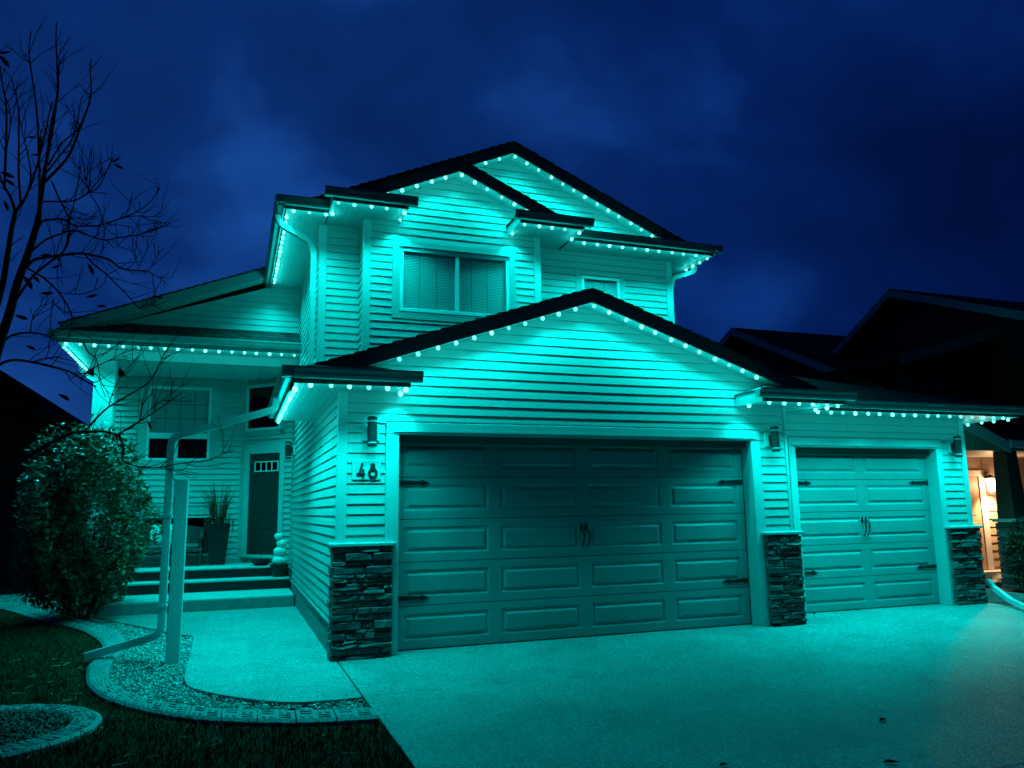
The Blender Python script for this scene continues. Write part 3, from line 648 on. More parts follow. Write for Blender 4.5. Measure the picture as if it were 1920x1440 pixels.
for k in range(nn):
    b0, b1 = 4*k, 4*((k+1) % nn); fs += [(b0, b1, b1+1, b0+1), (b0+2, b0+3, b1+3, b1+2), (b0+1, b1+1, b1+3, b0+3), (b0, b0+2, b1+2, b1)]
d8.add(vs, fs); d8.prism([(cx-.034, y, 2.055), (cx+.034, y, 2.055), (cx+.026, y, 2.085), (cx+.026, y, 2.110), (cx+.014, y, 2.124), (cx-.014, y, 2.124), (cx-.026, y, 2.110), (cx-.026, y, 2.085)], (0, -.0125, 0))
o = d8.build('digit', M['iron'], HN); fix_normals(o)

# --- downspouts
def spout(pts, w, h, side, label=None):
    m = MB(); m.rect_tube(pts, w, h, side); o = m.build('downspout', M['downpipe'], HOUSE); fix_normals(o)
    if label: o['label'] = label
def rounded(pts, r=.06):
    pts = [Vector(p) for p in pts]; out = [pts[0]]
    for i in range(1, len(pts)-1):
        a, b, c = pts[i-1], pts[i], pts[i+1]; u = (a-b).normalized(); v = (c-b).normalized()
        rr = min(r, (a-b).length*.45, (c-b).length*.45)
        for t in (0, .33, .67, 1): out.append((b+u*rr)*(1-t)**2+b*2*t*(1-t)+(b+v*rr)*t*t)
    return out+[pts[-1]]
dxs = atY(317, 900, .95).x
spout(rounded([(-1.325, 1.05, 2.99), (-1.33, 1.05, 2.85), (dxs, .95, 2.47), (dxs+.005, .95, .25), (-3.24, 1.02, .055)], .10), .095, .080, (0, 1, 0), 'white downspout running out to the garden bed')
spout(rounded([(-1.33, 2.55, ZU+.02), (-1.30, 2.60, ZU-.10), (-.84, 2.72, 5.64), (-.77, 2.75, 5.5), (-.77, 2.75, 3.25)], .07), .10, .075, (0, 1, 0))
spout(rounded([(6.06, 2.88, ZU), (6.04, 2.88, ZU-.10), (5.60, 2.90, 5.69), (5.545, 2.92, 5.5), (5.545, 2.92, 3.6)], .07), .10, .075, (0, 1, 0))
spout([(9.75, .62, .34), (9.80, .55, .22), (9.42, -.02, .10), (9.02, -.62, .06)], .08, .065, (1, 0, 0))
spout(rounded([(-4.78, 8.5, ZP+.05), (-4.74, 8.5, ZP-.10), (-4.25, 8.45, ZP-.40), (-4.2, 8.45, ZP-.6), (-4.2, 8.45, .5)], .08), .10, .08, (0, 1, 0))

ds = [o_ for o_ in HOUSE.children if o_.name.startswith('downspout') and o_.get('label')][0]
for z_ in (.55, 1.55, 2.1):
    q = MB().box(dxs-.055, dxs+.058, .89, 1.0, z_, z_+.028).build('strap', M['downpipe'], ds); q.matrix_parent_inverse = PINV[HOUSE.name].inverted() @ PINV[HOUSE.name]
# --- white post beside the downspout
pxl, pxr = atY(328, 898, .60).x, atY(354, 898, .60).x
o = MB().box(pxl, pxr, .60, .60+pxr-pxl, -.05, 1.975).build('post', M['trim'], bevel=.008); tag(o, 'pale square post standing in the gravel beside the downspout', 'post')

# ------------------------------------------------------------------ permanent LED lights
lens = MB(); lens.lathe([(.0, -.042), (.010, -.040), (.021, -.031), (.026, -.016), (.022, -.002), (.012, .008)], (0, 0, 0), 10)
LENSES = [lens.mesh('led_bulb', emit_mat('led_lens', (.15, 1.0, .80), k_, 'AUTO'), True) for k_ in (1.3, 2.0, 2.6, 3.4)]
SPOT = bpy.data.lights.new('led_spot', 'SPOT'); SPOT.energy = LED_WATTS; SPOT.color = LED_COLOR; SPOT.spot_size = math.radians(128); SPOT.spot_blend = 1.0; SPOT.shadow_soft_size = .02
GLOW = bpy.data.lights.new('led_glow', 'POINT'); GLOW.energy = .7; GLOW.color = LED_COLOR; GLOW.shadow_soft_size = .02
N_LED = 0
SPOT_RAKE = SPOT.copy(); SPOT_RAKE.energy = LED_WATTS*.38; SPOT_RAKE.spot_size = math.radians(150)
def led_string(paths, label, sp=.228, aim=0):
    global N_LED
    first = Vector(paths[0][0]); t = thing('light_string', label, 'light string', first, 'aqua LED light strings under the eaves')
    for a, b in paths:
        a, b = Vector(a), Vector(b); n = max(1, round((b-a).length/sp)); d = (b-a)
        tr = MB(); tr.rect_tube([a+Vector((0, 0, .014)), b+Vector((0, 0, .014))], .034, .007, (0, 1, 0) if abs(d.x) > abs(d.y) else (1, 0, 0)); q = tr.build('mounting_track', M['track'], t); fix_normals(q)
        for i in range(n+1):
            if i == n and not ((b-Vector(paths[-1][1])).length < 1e-6): break
            p = a+d*(i/n)+d.normalized()*(random.uniform(-.014, .014) if 0 < i < n else 0)
            o = link('led_bulb', random.choice(LENSES), t); o.location = p; o.scale = [random.uniform(.88, 1.2)]*3; o.rotation_euler = (random.uniform(-.15, .15), random.uniform(-.15, .15), 0)
            s = bpy.data.objects.new('led_spot', SPOT_RAKE if aim else SPOT); COL.objects.link(s); s.location = p+Vector((0, 0, -.072)); s.parent = t; s.matrix_parent_inverse = PINV[t.name]; s.rotation_euler = (aim+random.uniform(-.09, .09), random.uniform(-.14, .14), 0)
            s = bpy.data.objects.new('led_glow', GLOW); COL.objects.link(s); s.location = p+Vector((0, 0, -.072)); s.parent = t; s.matrix_parent_inverse = PINV[t.name]
            N_LED += 1
    return t
gy, bz = -.262, -.012
led_string([((-.05, gy, 4.162-SG*2.46+bz), (2.41, gy, 4.162+bz)), ((2.45, gy, 4.162+bz-.013), (4.86, gy, 4.162-SG*2.45+bz))], 'light string following the low gable over the wide garage door', aim=-.05)
led_string([((-1.195, 3.0, 2.93), (-1.195, -.5, 2.93)), ((-1.06, -.565, 2.93), (-.02, -.565, 2.93)), ((-.02, -.50, 2.93), (-.02, -.2, 2.93))], 'light string on the left garage eave, ending in a bright row toward the porch')
led_string([((4.72, -.25, 2.93), (4.72, -.53, 2.93)), ((4.80, -.565, 2.93), (5.98, -.565, 2.93)), ((5.985, -.50, 2.93), (5.985, -.06, 2.93))], 'short light string under the small eave between the garage doors')
led_string([((6.10, .02, 2.915), (10.0, .02, 2.915)), ((10.02, .14, 2.915), (10.02, 1.6, 2.915))], 'light string along the eave over the narrow garage door')
led_string([((.22, 2.036, 6.775-SU*1.115+bz), (1.335, 2.036, 6.775+bz)), ((1.37, 2.036, 6.775+bz-.016), (2.44, 2.036, 6.775-SU*1.105+bz))], 'light string on the smaller upper gable above the bedroom window', aim=-.05)
led_string([((1.66, 2.486, 7.44-SU*.73+bz), (2.39, 2.486, 7.44+bz)), ((2.43, 2.486, 7.44+bz-.018), (4.97, 2.486, 7.44-SU*2.58+bz))], 'light string on the tallest gable, at the top of the house', aim=-.05)
led_string([((-.575, 2.16, 5.925), (-.575, 1.82, 5.925)), ((-.54, 1.715, 5.925), (.38, 1.715, 5.925)), ((.425, 1.80, 5.925), (.425, 2.1, 5.925))], 'short light string under the left return of the upper bay')
led_string([((-1.20, 6.0, 5.925), (-1.20, 2.25, 5.925)), ((-1.12, 2.215, 5.925), (-.66, 2.215, 5.925))], 'light string on the upper left eave beside the bent downspout')
led_string([((2.235, 2.15, 5.925), (2.235, 1.82, 5.925)), ((2.28, 1.715, 5.925), (3.2, 1.715, 5.925)), ((3.245, 1.8, 5.925), (3.245, 2.1, 5.925))], 'short light string under the right return of the upper bay')
led_string([((3.50, 2.175, 5.913), (5.86, 2.175, 5.913)), ((5.93, 2.27, 5.913), (5.93, 2.95, 5.913))], 'light string on the upper right eave')
led_string([((-4.67, 8.5, 4.515), (-4.67, 6.0, 4.515)), ((-4.58, 5.885, 4.515), (-.80, 5.885, 4.515))], 'light string around the porch eave, turning back along its left side')

# ------------------------------------------------------------------ ground
def smooth_curve(pts, n=6):
    out = []; P = [Vector((p[0], p[1], 0)) for p in pts]
    for i in range(len(P)-1):
        p0, p1, p2, p3 = P[max(i-1, 0)], P[i], P[i+1], P[min(i+2, len(P)-1)]
        for k in range(n):
            t = k/n; out.append(.5*((2*p1)+(p2-p0)*t+(2*p0-5*p1+4*p2-p3)*t*t+(3*p1-p0-3*p2+p3)*t**3))
    out.append(P[-1]); return out
def inside(px, py, poly):
    r = np.zeros(len(px), bool); n = len(poly)
    for i in range(n):
        x0, y0 = poly[i][0], poly[i][1]; x1, y1 = poly[(i+1) % n][0], poly[(i+1) % n][1]
        c = ((y0 > py) != (y1 > py)); r ^= c & (px < (x1-x0)*(py-y0)/((y1-y0) or 1e-9)+x0)
    return r
walk_edge = [(-3.76, 5.24), (-3.25, 4.3), (-2.74, 3.36), (-2.40, 2.74), (-2.24, 2.55), (-2.20, 2.30), (-2.175, 1.2), (-2.17, .0), (-2.15, -.47), (-2.05, -.88), (-1.66, -1.43), (-1.28, -1.76), (-.93, -1.84), (-.665, -1.84)]
we = smooth_curve(walk_edge, 5)
edge_out = [(-7.5, 9.6), (-5.6, 7.3), (-4.75, 5.65), (-4.221, 4.637), (-3.713, 3.663), (-3.37, 2.671), (-3.20, 1.944), (-3.15, 1.43), (-3.17, .75), (-3.10, .13), (-2.985, -.453), (-2.742, -1.108), (-2.42, -1.62), (-2.097, -2.0), (-1.783, -2.25), (-1.404, -2.46), (-1.025, -2.59), (-.670, -2.645)]
edge_in = [(-7.3, 10.0), (-5.35, 7.5), (-4.47, 5.95), (-3.95, 4.95), (-3.48, 4.0), (-3.16, 3.1), (-2.99, 2.3), (-2.93, 1.5), (-2.93, .65), (-2.85, -.1), (-2.66, -.74), (-2.36, -1.30), (-1.98, -1.74), (-1.58, -2.02), (-1.10, -2.24), (-.672, -2.345)]
eo = smooth_curve(edge_out, 6); ei = smooth_curve(edge_in, 6)
g = MB(); g.add([(-300, -300, -.09), (300, -300, -.09), (300, 300, -.09), (-300, 300, -.09)], [(0, 1, 2, 3)]); g.build('ground', M['ground'], kind='structure')
lp_ = [(p.x, p.y, -.016) for p in eo]+[(-.662, -2.65, -.016), (-.662, -14, -.016), (-16, -14, -.016), (-16, 12, -.016)]
o = MB().add(lp_, [tuple(range(len(lp_)))]).build('lawn', M['lawn'], kind='structure'); fix_normals(o)
# driveway in slabs with tooled joints
dr = thing_root = bpy.data.objects.new('driveway', None); COL.objects.link(dr); dr['kind'] = 'structure'; PINV[dr.name] = Matrix.Identity(4)
MB().box(-.66, 14, -14, .7, -.085, -.030).build('joint_base', M['joint'], dr)
xs = [-.655, 2.35, 5.45, 9.6]; ys = [-13.5, -8.8, -5.2, -1.82, .76]
for i in range(3):
    for j in range(4):
        y1 = ys[j+1] if not (j == 3) else (.26 if i < 2 else .82)
        MB().box(xs[i]+.003, xs[i+1]-.003, ys[j]+.003, y1-.003, -.08, 0).build('concrete_slab', M['aggregate'], dr, bevel=.004)
# entry walkway
wk = [(XL-.032, 5.235, -.08), (XL-.032, -1.84, -.08)]+[(p.x, p.y, -.08) for p in reversed(we)][1:]
wk = [(-.668, -1.84, -.08), (-.668, 5.235, -.08)]+[(p.x, p.y, -.08) for p in we[:-1]]
o = MB().prism(wk, (0, 0, .08)).build('walkway', M['aggregate'], kind='structure'); fix_normals(o)
# gravel bed between walkway and curb
bed = [(p.x, p.y) for p in ei]+[(-.668, -1.84)]+[(p.x, p.y) for p in reversed(we)]+[(-3.9, 5.3), (-4.0, 8.0), (-5.0, 10.5)]
o = MB().add([(x, y, -.045) for x, y in bed], [tuple(range(len(bed)))]).build('garden_bed', M['gravelbed'], kind='structure'); fix_normals(o)
def pebbles(name, m, poly, n, size, z, elong, keep_far=None):
    P = np.array(poly); lo, hi = P.min(0), P.max(0); pts = []
    x = rng.uniform(lo[0], hi[0], n*4); y = rng.uniform(lo[1], hi[1], n*4); k = inside(x, y, poly); x, y = x[k][:n], y[k][:n]; n = len(x)
    base = np.array([(1, 0, 0), (-1, 0, 0), (0, 1, 0), (0, -1, 0), (0, 0, 1), (0, 0, -1)], float)
    tri = np.array([(0, 2, 4), (2, 1, 4), (1, 3, 4), (3, 0, 4), (2, 0, 5), (1, 2, 5), (3, 1, 5), (0, 3, 5)])
    s = rng.uniform(size[0], size[1], n)[:, None, None]*np.stack([rng.uniform(1, elong, n), rng.uniform(.5, .9, n), rng.uniform(.3, .7, n)], 1)[:, None, :]
    v = base[None]*s*(1+rng.uniform(-.3, .3, (n, 6, 1)))
    a = rng.uniform(0, 6.283, n); t = rng.normal(0, .35, n); ca, sa, ct, st = np.cos(a), np.sin(a), np.cos(t), np.sin(t)
    R1 = np.zeros((n, 3, 3)); R1[:, 0, 0] = ca*ct; R1[:, 0, 1] = -sa; R1[:, 0, 2] = ca*st; R1[:, 1, 0] = sa*ct; R1[:, 1, 1] = ca; R1[:, 1, 2] = sa*st; R1[:, 2, 0] = -st; R1[:, 2, 2] = ct
    v = np.einsum('nij,nkj->nki', R1, v)+np.stack([x, y, z+rng.uniform(0, .022, n)], 1)[:, None, :]
    f = (tri[None]+np.arange(n)[:, None, None]*6).reshape(-1, 3)
    return raw(name, v.reshape(-1, 3), f, m)
def raw(name, v, f, m, parent=None, **props):
    me = bpy.data.meshes.new(name); k = f.shape[1]
    me.vertices.add(len(v)); me.vertices.foreach_set('co', np.asarray(v, np.float32).ravel())
    me.loops.add(f.size); me.loops.foreach_set('vertex_index', f.astype(np.int32).ravel())
    me.polygons.add(len(f)); me.polygons.foreach_set('loop_start', np.arange(0, f.size, k, dtype=np.int32))
    me.update(calc_edges=True); me.validate(); me.materials.append(m)
    return link(name, me, parent, **props)
pebbles('gravel', M['gravel'], bed, 24000, (.008, .018), -.034, 1.9)['kind'] = 'stuff'

# stamped concrete curbs: separate blocks with a raised basket-weave print
def curb(inner, outer, label, cat, h=.085, blk=.30):
    t = thing('garden_edging', label, cat, (outer[len(outer)//2].x, outer[len(outer)//2].y, -.05))
    def resample(c, n):
        d = [0]
        for i in range(1, len(c)): d.append(d[-1]+(c[i]-c[i-1]).length)
        out = []
        for k in range(n+1):
            s = d[-1]*k/n; i = max(0, min(len(c)-2, np.searchsorted(d, s)-1)); u = (s-d[i])/max(1e-6, d[i+1]-d[i]); out.append(c[i].lerp(c[i+1], u))
        return out
    ln = sum((outer[i]-outer[i-1]).length for i in range(1, len(outer))); n = int(ln/blk); sub = 4
    I, O = resample(inner, n*sub), resample(outer, n*sub)
    for b in range(n):
        m = MB(); rows = []
        for k in range(sub+1):
            a, c = I[b*sub+k], O[b*sub+k]
            if k == 0: nx = (I[b*sub+1]-a).normalized()*.006; a = a+nx; c = c+nx
            if k == sub: nx = (I[b*sub+k-1]-a).normalized()*.006; a = a+nx; c = c+nx
            hh = h+random.uniform(-.003, .003)
            prof = [a.lerp(c, 0)+Vector((0, 0, -.06)), a.lerp(c, .03)+Vector((0, 0, hh-.065)), a.lerp(c, .12)+Vector((0, 0, hh-.05)), a.lerp(c, .85)+Vector((0, 0, hh-.056)), a.lerp(c, .97)+Vector((0, 0, hh-.075)), a.lerp(c, 1)+Vector((0, 0, -.06))]
            rows.append(prof)
        vs = [p for r in rows for p in r]; fs = []
        for k in range(sub):
            for q in range(5): fs.append((k*6+q, k*6+q+1, k*6+6+q+1, k*6+6+q))
        fs.append(tuple(range(5, -1, -1))); fs.append(tuple(sub*6+q for q in range(6)))
        o = m.add(vs, fs).build('edging_block', M['stamped'], t); fix_normals(o)
        pr_ = MB()
        for (u0, u1, w0, w1) in ((.10, .46, .18, .30), (.10, .46, .36, .48), (.54, .90, .50, .62), (.54, .90, .68, .80), (.10, .24, .54, .82), (.30, .44, .54, .82), (.56, .70, .16, .44), (.76, .90, .16, .44)):
            def P(u, w_, dz):
                f_ = u*sub; k = min(sub-1, int(f_)); f_ -= k
                a = I[b*sub+k].lerp(I[b*sub+k+1], f_); c = O[b*sub+k].lerp(O[b*sub+k+1], f_)
                return a.lerp(c, w_)+Vector((0, 0, h-.0515-.0085*w_+dz))
            q = [P(u0, w0, -.01), P(u1, w0, -.01), P(u1, w1, -.01), P(u0, w1, -.01)]; e = .03
            tq = [P(u0+e, w0+e, .009), P(u1-e, w0+e, .009), P(u1-e, w1-e, .009), P(u0+e, w1-e, .009)]
            pr_.add(q+tq, [(4, 5, 6, 7), (0, 1, 5, 4), (1, 2, 6, 5), (2, 3, 7, 6), (3, 0, 4, 7)])
        o = pr_.build('stamped_print', M['stamped'], o); o.matrix_parent_inverse = PINV[t.name].inverted() @ Matrix.Translation(Vector((0, 0, 0))); o.matrix_parent_inverse = Matrix.Identity(4); fix_normals(o)
    return t
curb(ei[:], eo[:], 'long curving stamped concrete curb between lawn and gravel bed', 'garden edging')
rc = Vector((-3.62, -1.88, 0)); ri, ro = [], []
for k in range(73):
    a = 2*math.pi*k/72; ri.append(rc+Vector((.72*math.cos(a), .62*math.sin(a), 0))); ro.append(rc+Vector((.95*math.cos(a), .86*math.sin(a), 0)))
curb(ri, ro, 'round stamped concrete ring around the bare tree', 'tree ring')
ring_poly = [(p.x, p.y) for p in ri]
o = MB().add([(x, y, -.004) for x, y in ring_poly[:-1]], [tuple(range(72))]).build('tree_bed', M['gravelbed'], kind='structure'); fix_normals(o)
pebbles('bark_mulch', M['barkchip'], ring_poly, 3000, (.014, .030), .004, 2.2)['kind'] = 'stuff'

# grass blades
lawn_poly = [(p.x, p.y) for p in eo]+[(-.66, -2.65), (-.66, -5.0), (-7.5, -5.0), (-9.0, 9.6)]
def grass(n):
    x = rng.uniform(-8, -.66, n*2); y = rng.uniform(-5, 9.5, n*2); w = np.exp(-np.maximum(0, y+2)/6); k = inside(x, y, lawn_poly) & (rng.random(n*2) < w)
    rr = ((x-rc.x)/.95)**2+((y-rc.y)/.86)**2; k &= rr > 1
    x, y = x[k][:n], y[k][:n]; n = len(x); h = rng.uniform(.025, .06, n); a = rng.uniform(0, 6.283, n); wd = rng.uniform(.0025, .005, n); lean = rng.normal(0, .018, (n, 2))
    z = -.016
    v = np.zeros((n, 4, 3)); dx, dy = np.cos(a)*wd, np.sin(a)*wd
    v[:, 0] = np.stack([x-dx, y-dy, np.full(n, z)], 1); v[:, 1] = np.stack([x+dx, y+dy, np.full(n, z)], 1)
    v[:, 2] = np.stack([x+lean[:, 0]+dx*.3, y+lean[:, 1]+dy*.3, z+h], 1); v[:, 3] = np.stack([x+lean[:, 0]-dx*.3, y+lean[:, 1]-dy*.3, z+h*.96], 1)
    f = (np.array([0, 1, 2, 3])[None]+np.arange(n)[:, None]*4)
    return raw('grass', v.reshape(-1, 3), f, M['blade'], kind='stuff')
grass(90000)
# pale dry stalks and leaf bits caught in the grass
n = 260; x = rng.uniform(-5.5, -.8, n*4); y = rng.uniform(-4.3, 1.5, n*4); k = inside(x, y, lawn_poly) & ((((x-rc.x)/.97)**2+((y-rc.y)/.88)**2) > 1); x, y = x[k][:n], y[k][:n]; n = len(x)
a = rng.uniform(0, 6.283, n); ln = rng.uniform(.02, .07, n); v = np.zeros((n, 4, 3)); c, s = np.cos(a), np.sin(a)
for i, (u, w_) in enumerate(((-1, -.05), (1, -.05), (1, .05), (-1, .05))): v[:, i] = np.stack([x+u*ln*c-w_*ln*s, y+u*ln*s+w_*ln*c, rng.uniform(.018, .04, n)], 1)
raw('dry_litter', v.reshape(-1, 3), np.arange(4)[None]+np.arange(n)[:, None]*4, M['litter'], kind='stuff')

# ------------------------------------------------------------------ porch steps
PS = thing('porch_steps', 'three wide concrete steps rising to the porch', 'steps', (-2.2, 5.24, 0))
MB().box(-3.72, XL-.055, 5.24, 6.42, -.08, .20).build('step', M['concrete'], PS, bevel=.012)
MB().box(-3.82, XL-.055, 6.42, 6.84, -.08, .40).build('step', M['concrete'], PS, bevel=.012)
MB().box(-4.10, XL-.055, 6.84, 8.19, -.08, .595).build('porch_floor', M['concrete'], PS, bevel=.012)
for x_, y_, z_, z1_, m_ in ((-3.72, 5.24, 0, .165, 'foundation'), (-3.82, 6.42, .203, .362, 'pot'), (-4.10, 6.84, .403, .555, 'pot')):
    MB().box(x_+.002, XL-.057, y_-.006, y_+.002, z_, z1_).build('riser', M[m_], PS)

# ------------------------------------------------------------------ things on the porch
PL = thing('planter', 'tall black tapered planter with spiky grass beside the front door', 'planter', (-2.02, 7.72, .6))
m = MB(); b_ = [(-.14, -.14), (.14, -.14), (.14, .14), (-.14, .14)]; vs = []
for s_, zz in ((1, .6), (1.55, 1.36), (1.60, 1.36), (1.60, 1.39), (1.4, 1.39), (1.36, 1.33)): vs += [(-2.02+p_*s_, 7.72+q_*s_, zz) for p_, q_ in b_]
m.add(vs, [(3, 2, 1, 0)]+[(4*i+k, 4*i+(k+1) % 4, 4*i+4+(k+1) % 4, 4*i+4+k) for i in range(5) for k in range(4)]+[(20, 21, 22, 23)]); o = m.build('pot', M['pot'], PL); fix_normals(o)
sp = MB()
for i in range(70):
    a = random.uniform(0, 6.283); r = random.uniform(.05, .34); h = random.uniform(.45, 1.0)*(1-.5*r); c0 = Vector((-2.02+.08*math.cos(a), 7.72+.08*math.sin(a), 1.38)); tip = c0+Vector((r*math.cos(a), r*math.sin(a), h)); md = (c0+tip)/2+Vector((-.1*r*math.cos(a), -.1*r*math.sin(a), .08))
    sp.tube([c0, md, tip], [.007, .006, .0015], 3)
sp.build('spiky_grass', M['plant'], PL, kind='stuff')
lv = MB()
for i in range(420):
    a = random.uniform(0, 6.283); r = random.uniform(.05, .30); c0 = Vector((-2.02+r*math.cos(a), 7.72+r*math.sin(a), 1.40+random.uniform(-.16, .17)*(1 if r > .2 else .6)+.10*(1-r/.3))); d = Vector((random.gauss(0, 1), random.gauss(0, 1), random.gauss(0, .6))).normalized()*.035; e = d.cross(Vector((0, 0, 1))).normalized()*.014
    lv.add([c0-d, c0+e, c0+d, c0-e], [(0, 1, 2, 3)])
lv.build('trailing_foliage', M['plant'], PL, kind='stuff')

def pumpkin(c, r, h, label):
    t = thing('pumpkin', label, 'pumpkin', c, 'stacked white pumpkins'); n = 32; vs = []; fs = []; rows = 11
    for i in range(rows):
        ph = math.pi*i/(rows-1); rr = math.sin(ph)**.8; z = -math.cos(ph)*h/2
        for k in range(n):
            a = 2*math.pi*k/n; rib = 1-.10*abs(math.sin(4.5*a))**.5*1.0 if False else 1-.07*(1-abs(math.cos(4*a)))**2
            q = r*rr*rib; vs.append((c[0]+q*math.cos(a), c[1]+q*math.sin(a), c[2]+h/2+z*(1-.18*math.exp(-(rr/.35)**2))))
    for i in range(rows-1):
        for k in range(n): fs.append((i*n+k, i*n+(k+1) % n, (i+1)*n+(k+1) % n, (i+1)*n+k))
    MB().add(vs, fs).build('rind', M['pumpkin'], t, smooth=True)
    MB().tube([(c[0], c[1], c[2]+h*.86), (c[0]+.004, c[1], c[2]+h+.008)], [.016, .010], 6).build('stem', M['stem'], t)
UX, UY = -.905, 6.62
UR = thing('flower_pot', 'low black pot on the second porch step under the white pumpkins', 'pot', (UX, UY, .4))
MB().lathe([(.0, .4), (.11, .4), (.155, .52), (.165, .60), (.17, .63), (.15, .63), (.14, .60), (.0, .60)], (UX, UY, 0), 20).build('pot', M['pot'], UR, smooth=False)
sp = MB()
for i in range(40):
    a = random.uniform(0, 6.283); r = random.uniform(.10, .19); c0 = Vector((UX+r*math.cos(a), UY+r*math.sin(a), .62+random.uniform(-.04, .05))); d = Vector((random.gauss(0, 1), random.gauss(0, 1), random.gauss(0, .6))).normalized()*.03; e = d.cross(Vector((0, 0, 1))).normalized()*.012
    sp.add([c0-d, c0+e, c0+d, c0-e], [(0, 1, 2, 3)])
sp.build('leaves', M['litter'], UR, kind='stuff')
pumpkin((UX, UY, .605), .14, .185, 'largest white pumpkin, at the bottom of the stack by the front door')
pumpkin((UX+.005, UY, .775), .125, .175, 'white pumpkin second from the bottom of the stack')
pumpkin((UX+.03, UY, .935), .098, .155, 'white pumpkin second from the top of the stack, set off-centre')
pumpkin((UX-.03, UY, 1.075), .082, .135, 'smallest white pumpkin, on top of the stack by the front door')
BW = thing('flower_dish', 'wide dark dish with a thin twig on the porch before the door', 'dish', (-1.22, 7.05, .595))
MB().lathe([(.0, .597), (.11, .597), (.19, .66), (.20, .70), (.18, .70), (.17, .665), (.0, .65)], (-1.22, 7.05, 0), 20).build('dish', M['pot'], BW)
MB().tube([(-1.22, 7.05, .66), (-1.21, 7.05, .76), (-1.20, 7.04, .82)], [.006, .005, .003], 5).build('twig', M['stem'], BW)

BN = thing('bench', 'dark woven loveseat with curved arms on the porch', 'bench', (-2.95, 7.75, .6))
bx0, bx1, by0, by1 = -3.62, -2.30, 7.45, 8.02
MB().box(bx0, bx1, by0, by1, .86, .93).build('seat_frame', M['wicker'], BN, bevel=.015)
MB().box(bx0+.06, bx1-.06, by0+.01, by1-.05, .932, 1.01).build('seat_cushion', M['cushion'], BN, bevel=.03)
m = MB(); m.prism([(bx0, by1-.06, .93), (bx1, by1-.06, .93), (bx1, by1-.02, 1.32), ((bx0+bx1)/2, by1-.01, 1.42), (bx0, by1-.02, 1.32)], (0, .05, 0)); o = m.build('backrest', M['wicker'], BN); fix_normals(o)
for x in (bx0, bx1-.05):
    m = MB(); m.prism([(x, by0-.03, 1.16), (x, by0+.30, 1.24), (x, by1, 1.28), (x, by1, 1.22), (x, by0+.30, 1.18), (x, by0-.03, 1.11)], (.06, 0, 0)); o = m.build('armrest', M['wicker'], BN); fix_normals(o)
    o = MB().box(x+.015, x+.04, by0+.03, by1, .931, 1.17).build('arm_panel', M['wicker'], BN)
for x in (bx0+.03, bx1-.03):
    for yy in (by0+.03, by1-.03): MB().tube([(x, yy, .598), (x, yy, .86)], [.02, .026], 8).build('leg', M['wicker'], BN)
def cushion(name, c, w_, h_, d_, m, label, cat, tilt=.2):
    t = thing(name, label, cat, c); vs = []; fs = []; n = 9
    for sgn in (-1, 1):
        for i in range(n):
            for j in range(n):
                u, v = i/(n-1)*2-1, j/(n-1)*2-1; th = d_/2*((1-u*u)*(1-v*v))**.35; sc = 1-.05*(abs(u*v))
                x, zz = u*w_/2*(1-.06*(1-v*v)*0)*sc, v*h_/2*sc; yy = sgn*th
                vs.append((c[0]+x, c[1]+yy+(zz)*tilt, c[2]+h_/2+zz))
    for s_ in range(2):
        b0 = s_*n*n
        for i in range(n-1):
            for j in range(n-1):
                q = (b0+i*n+j, b0+(i+1)*n+j, b0+(i+1)*n+j+1, b0+i*n+j+1); fs.append(q if s_ == 0 else q[::-1])
    o = MB().add(vs, fs).build('cover', m, t, smooth=True); return t
WP = cushion('pillow', (-3.04, 7.70, 1.012), .44, .38, .13, M['whitepillow'], 'white pillow printed with a pumpkin outline on the bench', 'pillow')
m = MB(); pc = Vector((-2.96, 7.61, 1.185))
for w_ in (.04, .085, .125):
    for s_ in (-1, 1):
        pts = [pc+Vector((s_*w_*math.sin(t_), .18*(-.12*math.cos(t_))*1.0, -.12*math.cos(t_))) for t_ in np.linspace(.25, 2.9, 9)]; m.tube(pts, .0035, 4)
m.tube([pc+Vector((0, .02, .11)), pc+Vector((.015, .03, .15))], .005, 4); m.build('pumpkin_print', M['iron'], WP)
cushion('pillow', (-3.42, 7.72, 1.012), .44, .36, .14, M['greenpillow'], 'dark pillow at the left end of the bench, half behind the shrub', 'pillow')

# ------------------------------------------------------------------ shrub by the steps
sc = atY(163, 945, 5.0); BX, BY = sc.x, 5.0
SH = thing('shrub', 'big rounded leafy shrub left of the porch steps', 'shrub', (BX, BY, -.04))
x0 = atY(35, 950, 5.0).x; x1 = atY(281, 940, 5.0).x; zt = atY(165, 800, 5.0).z
rx = (x1-x0)/2; cxs = (x0+x1)/2; rz = (zt+.12)/2; czs = zt-.08-rz
n = 32000
th = rng.uniform(0, 6.283, n); cp_ = rng.uniform(-1, 1, n); sp_ = np.sqrt(1-cp_**2)
dirs = np.stack([np.cos(th)*sp_, np.sin(th)*sp_, cp_], 1)
lump = 1+.10*np.sin(5*th+3*cp_)+.09*np.sin(3*th-6*cp_+1)+.07*np.sin(9*th+8*cp_)+.05*np.sin(17*th-11*cp_)
rad = lump*(1-.55*rng.random(n)**2.2)
rad *= np.where(cp_ < -.2, 1-.30*np.abs(cp_+.2), 1)
c = np.stack([cxs+dirs[:, 0]*rx*rad, BY+dirs[:, 1]*1.1*rad, np.maximum(.02, czs+dirs[:, 2]*rz*rad)], 1)
keep = rng.random(n) < np.clip(.55+.9*np.sin(7*th+2*cp_)*np.sin(6*cp_+4*th)+.3, .22, 1); c = c[keep]; dirs = dirs[keep]; n = len(c)
d = dirs*.6+rng.normal(0, .6, (n, 3)); d[:, 2] = d[:, 2]*.45-.12; d /= np.linalg.norm(d, axis=1)[:, None]
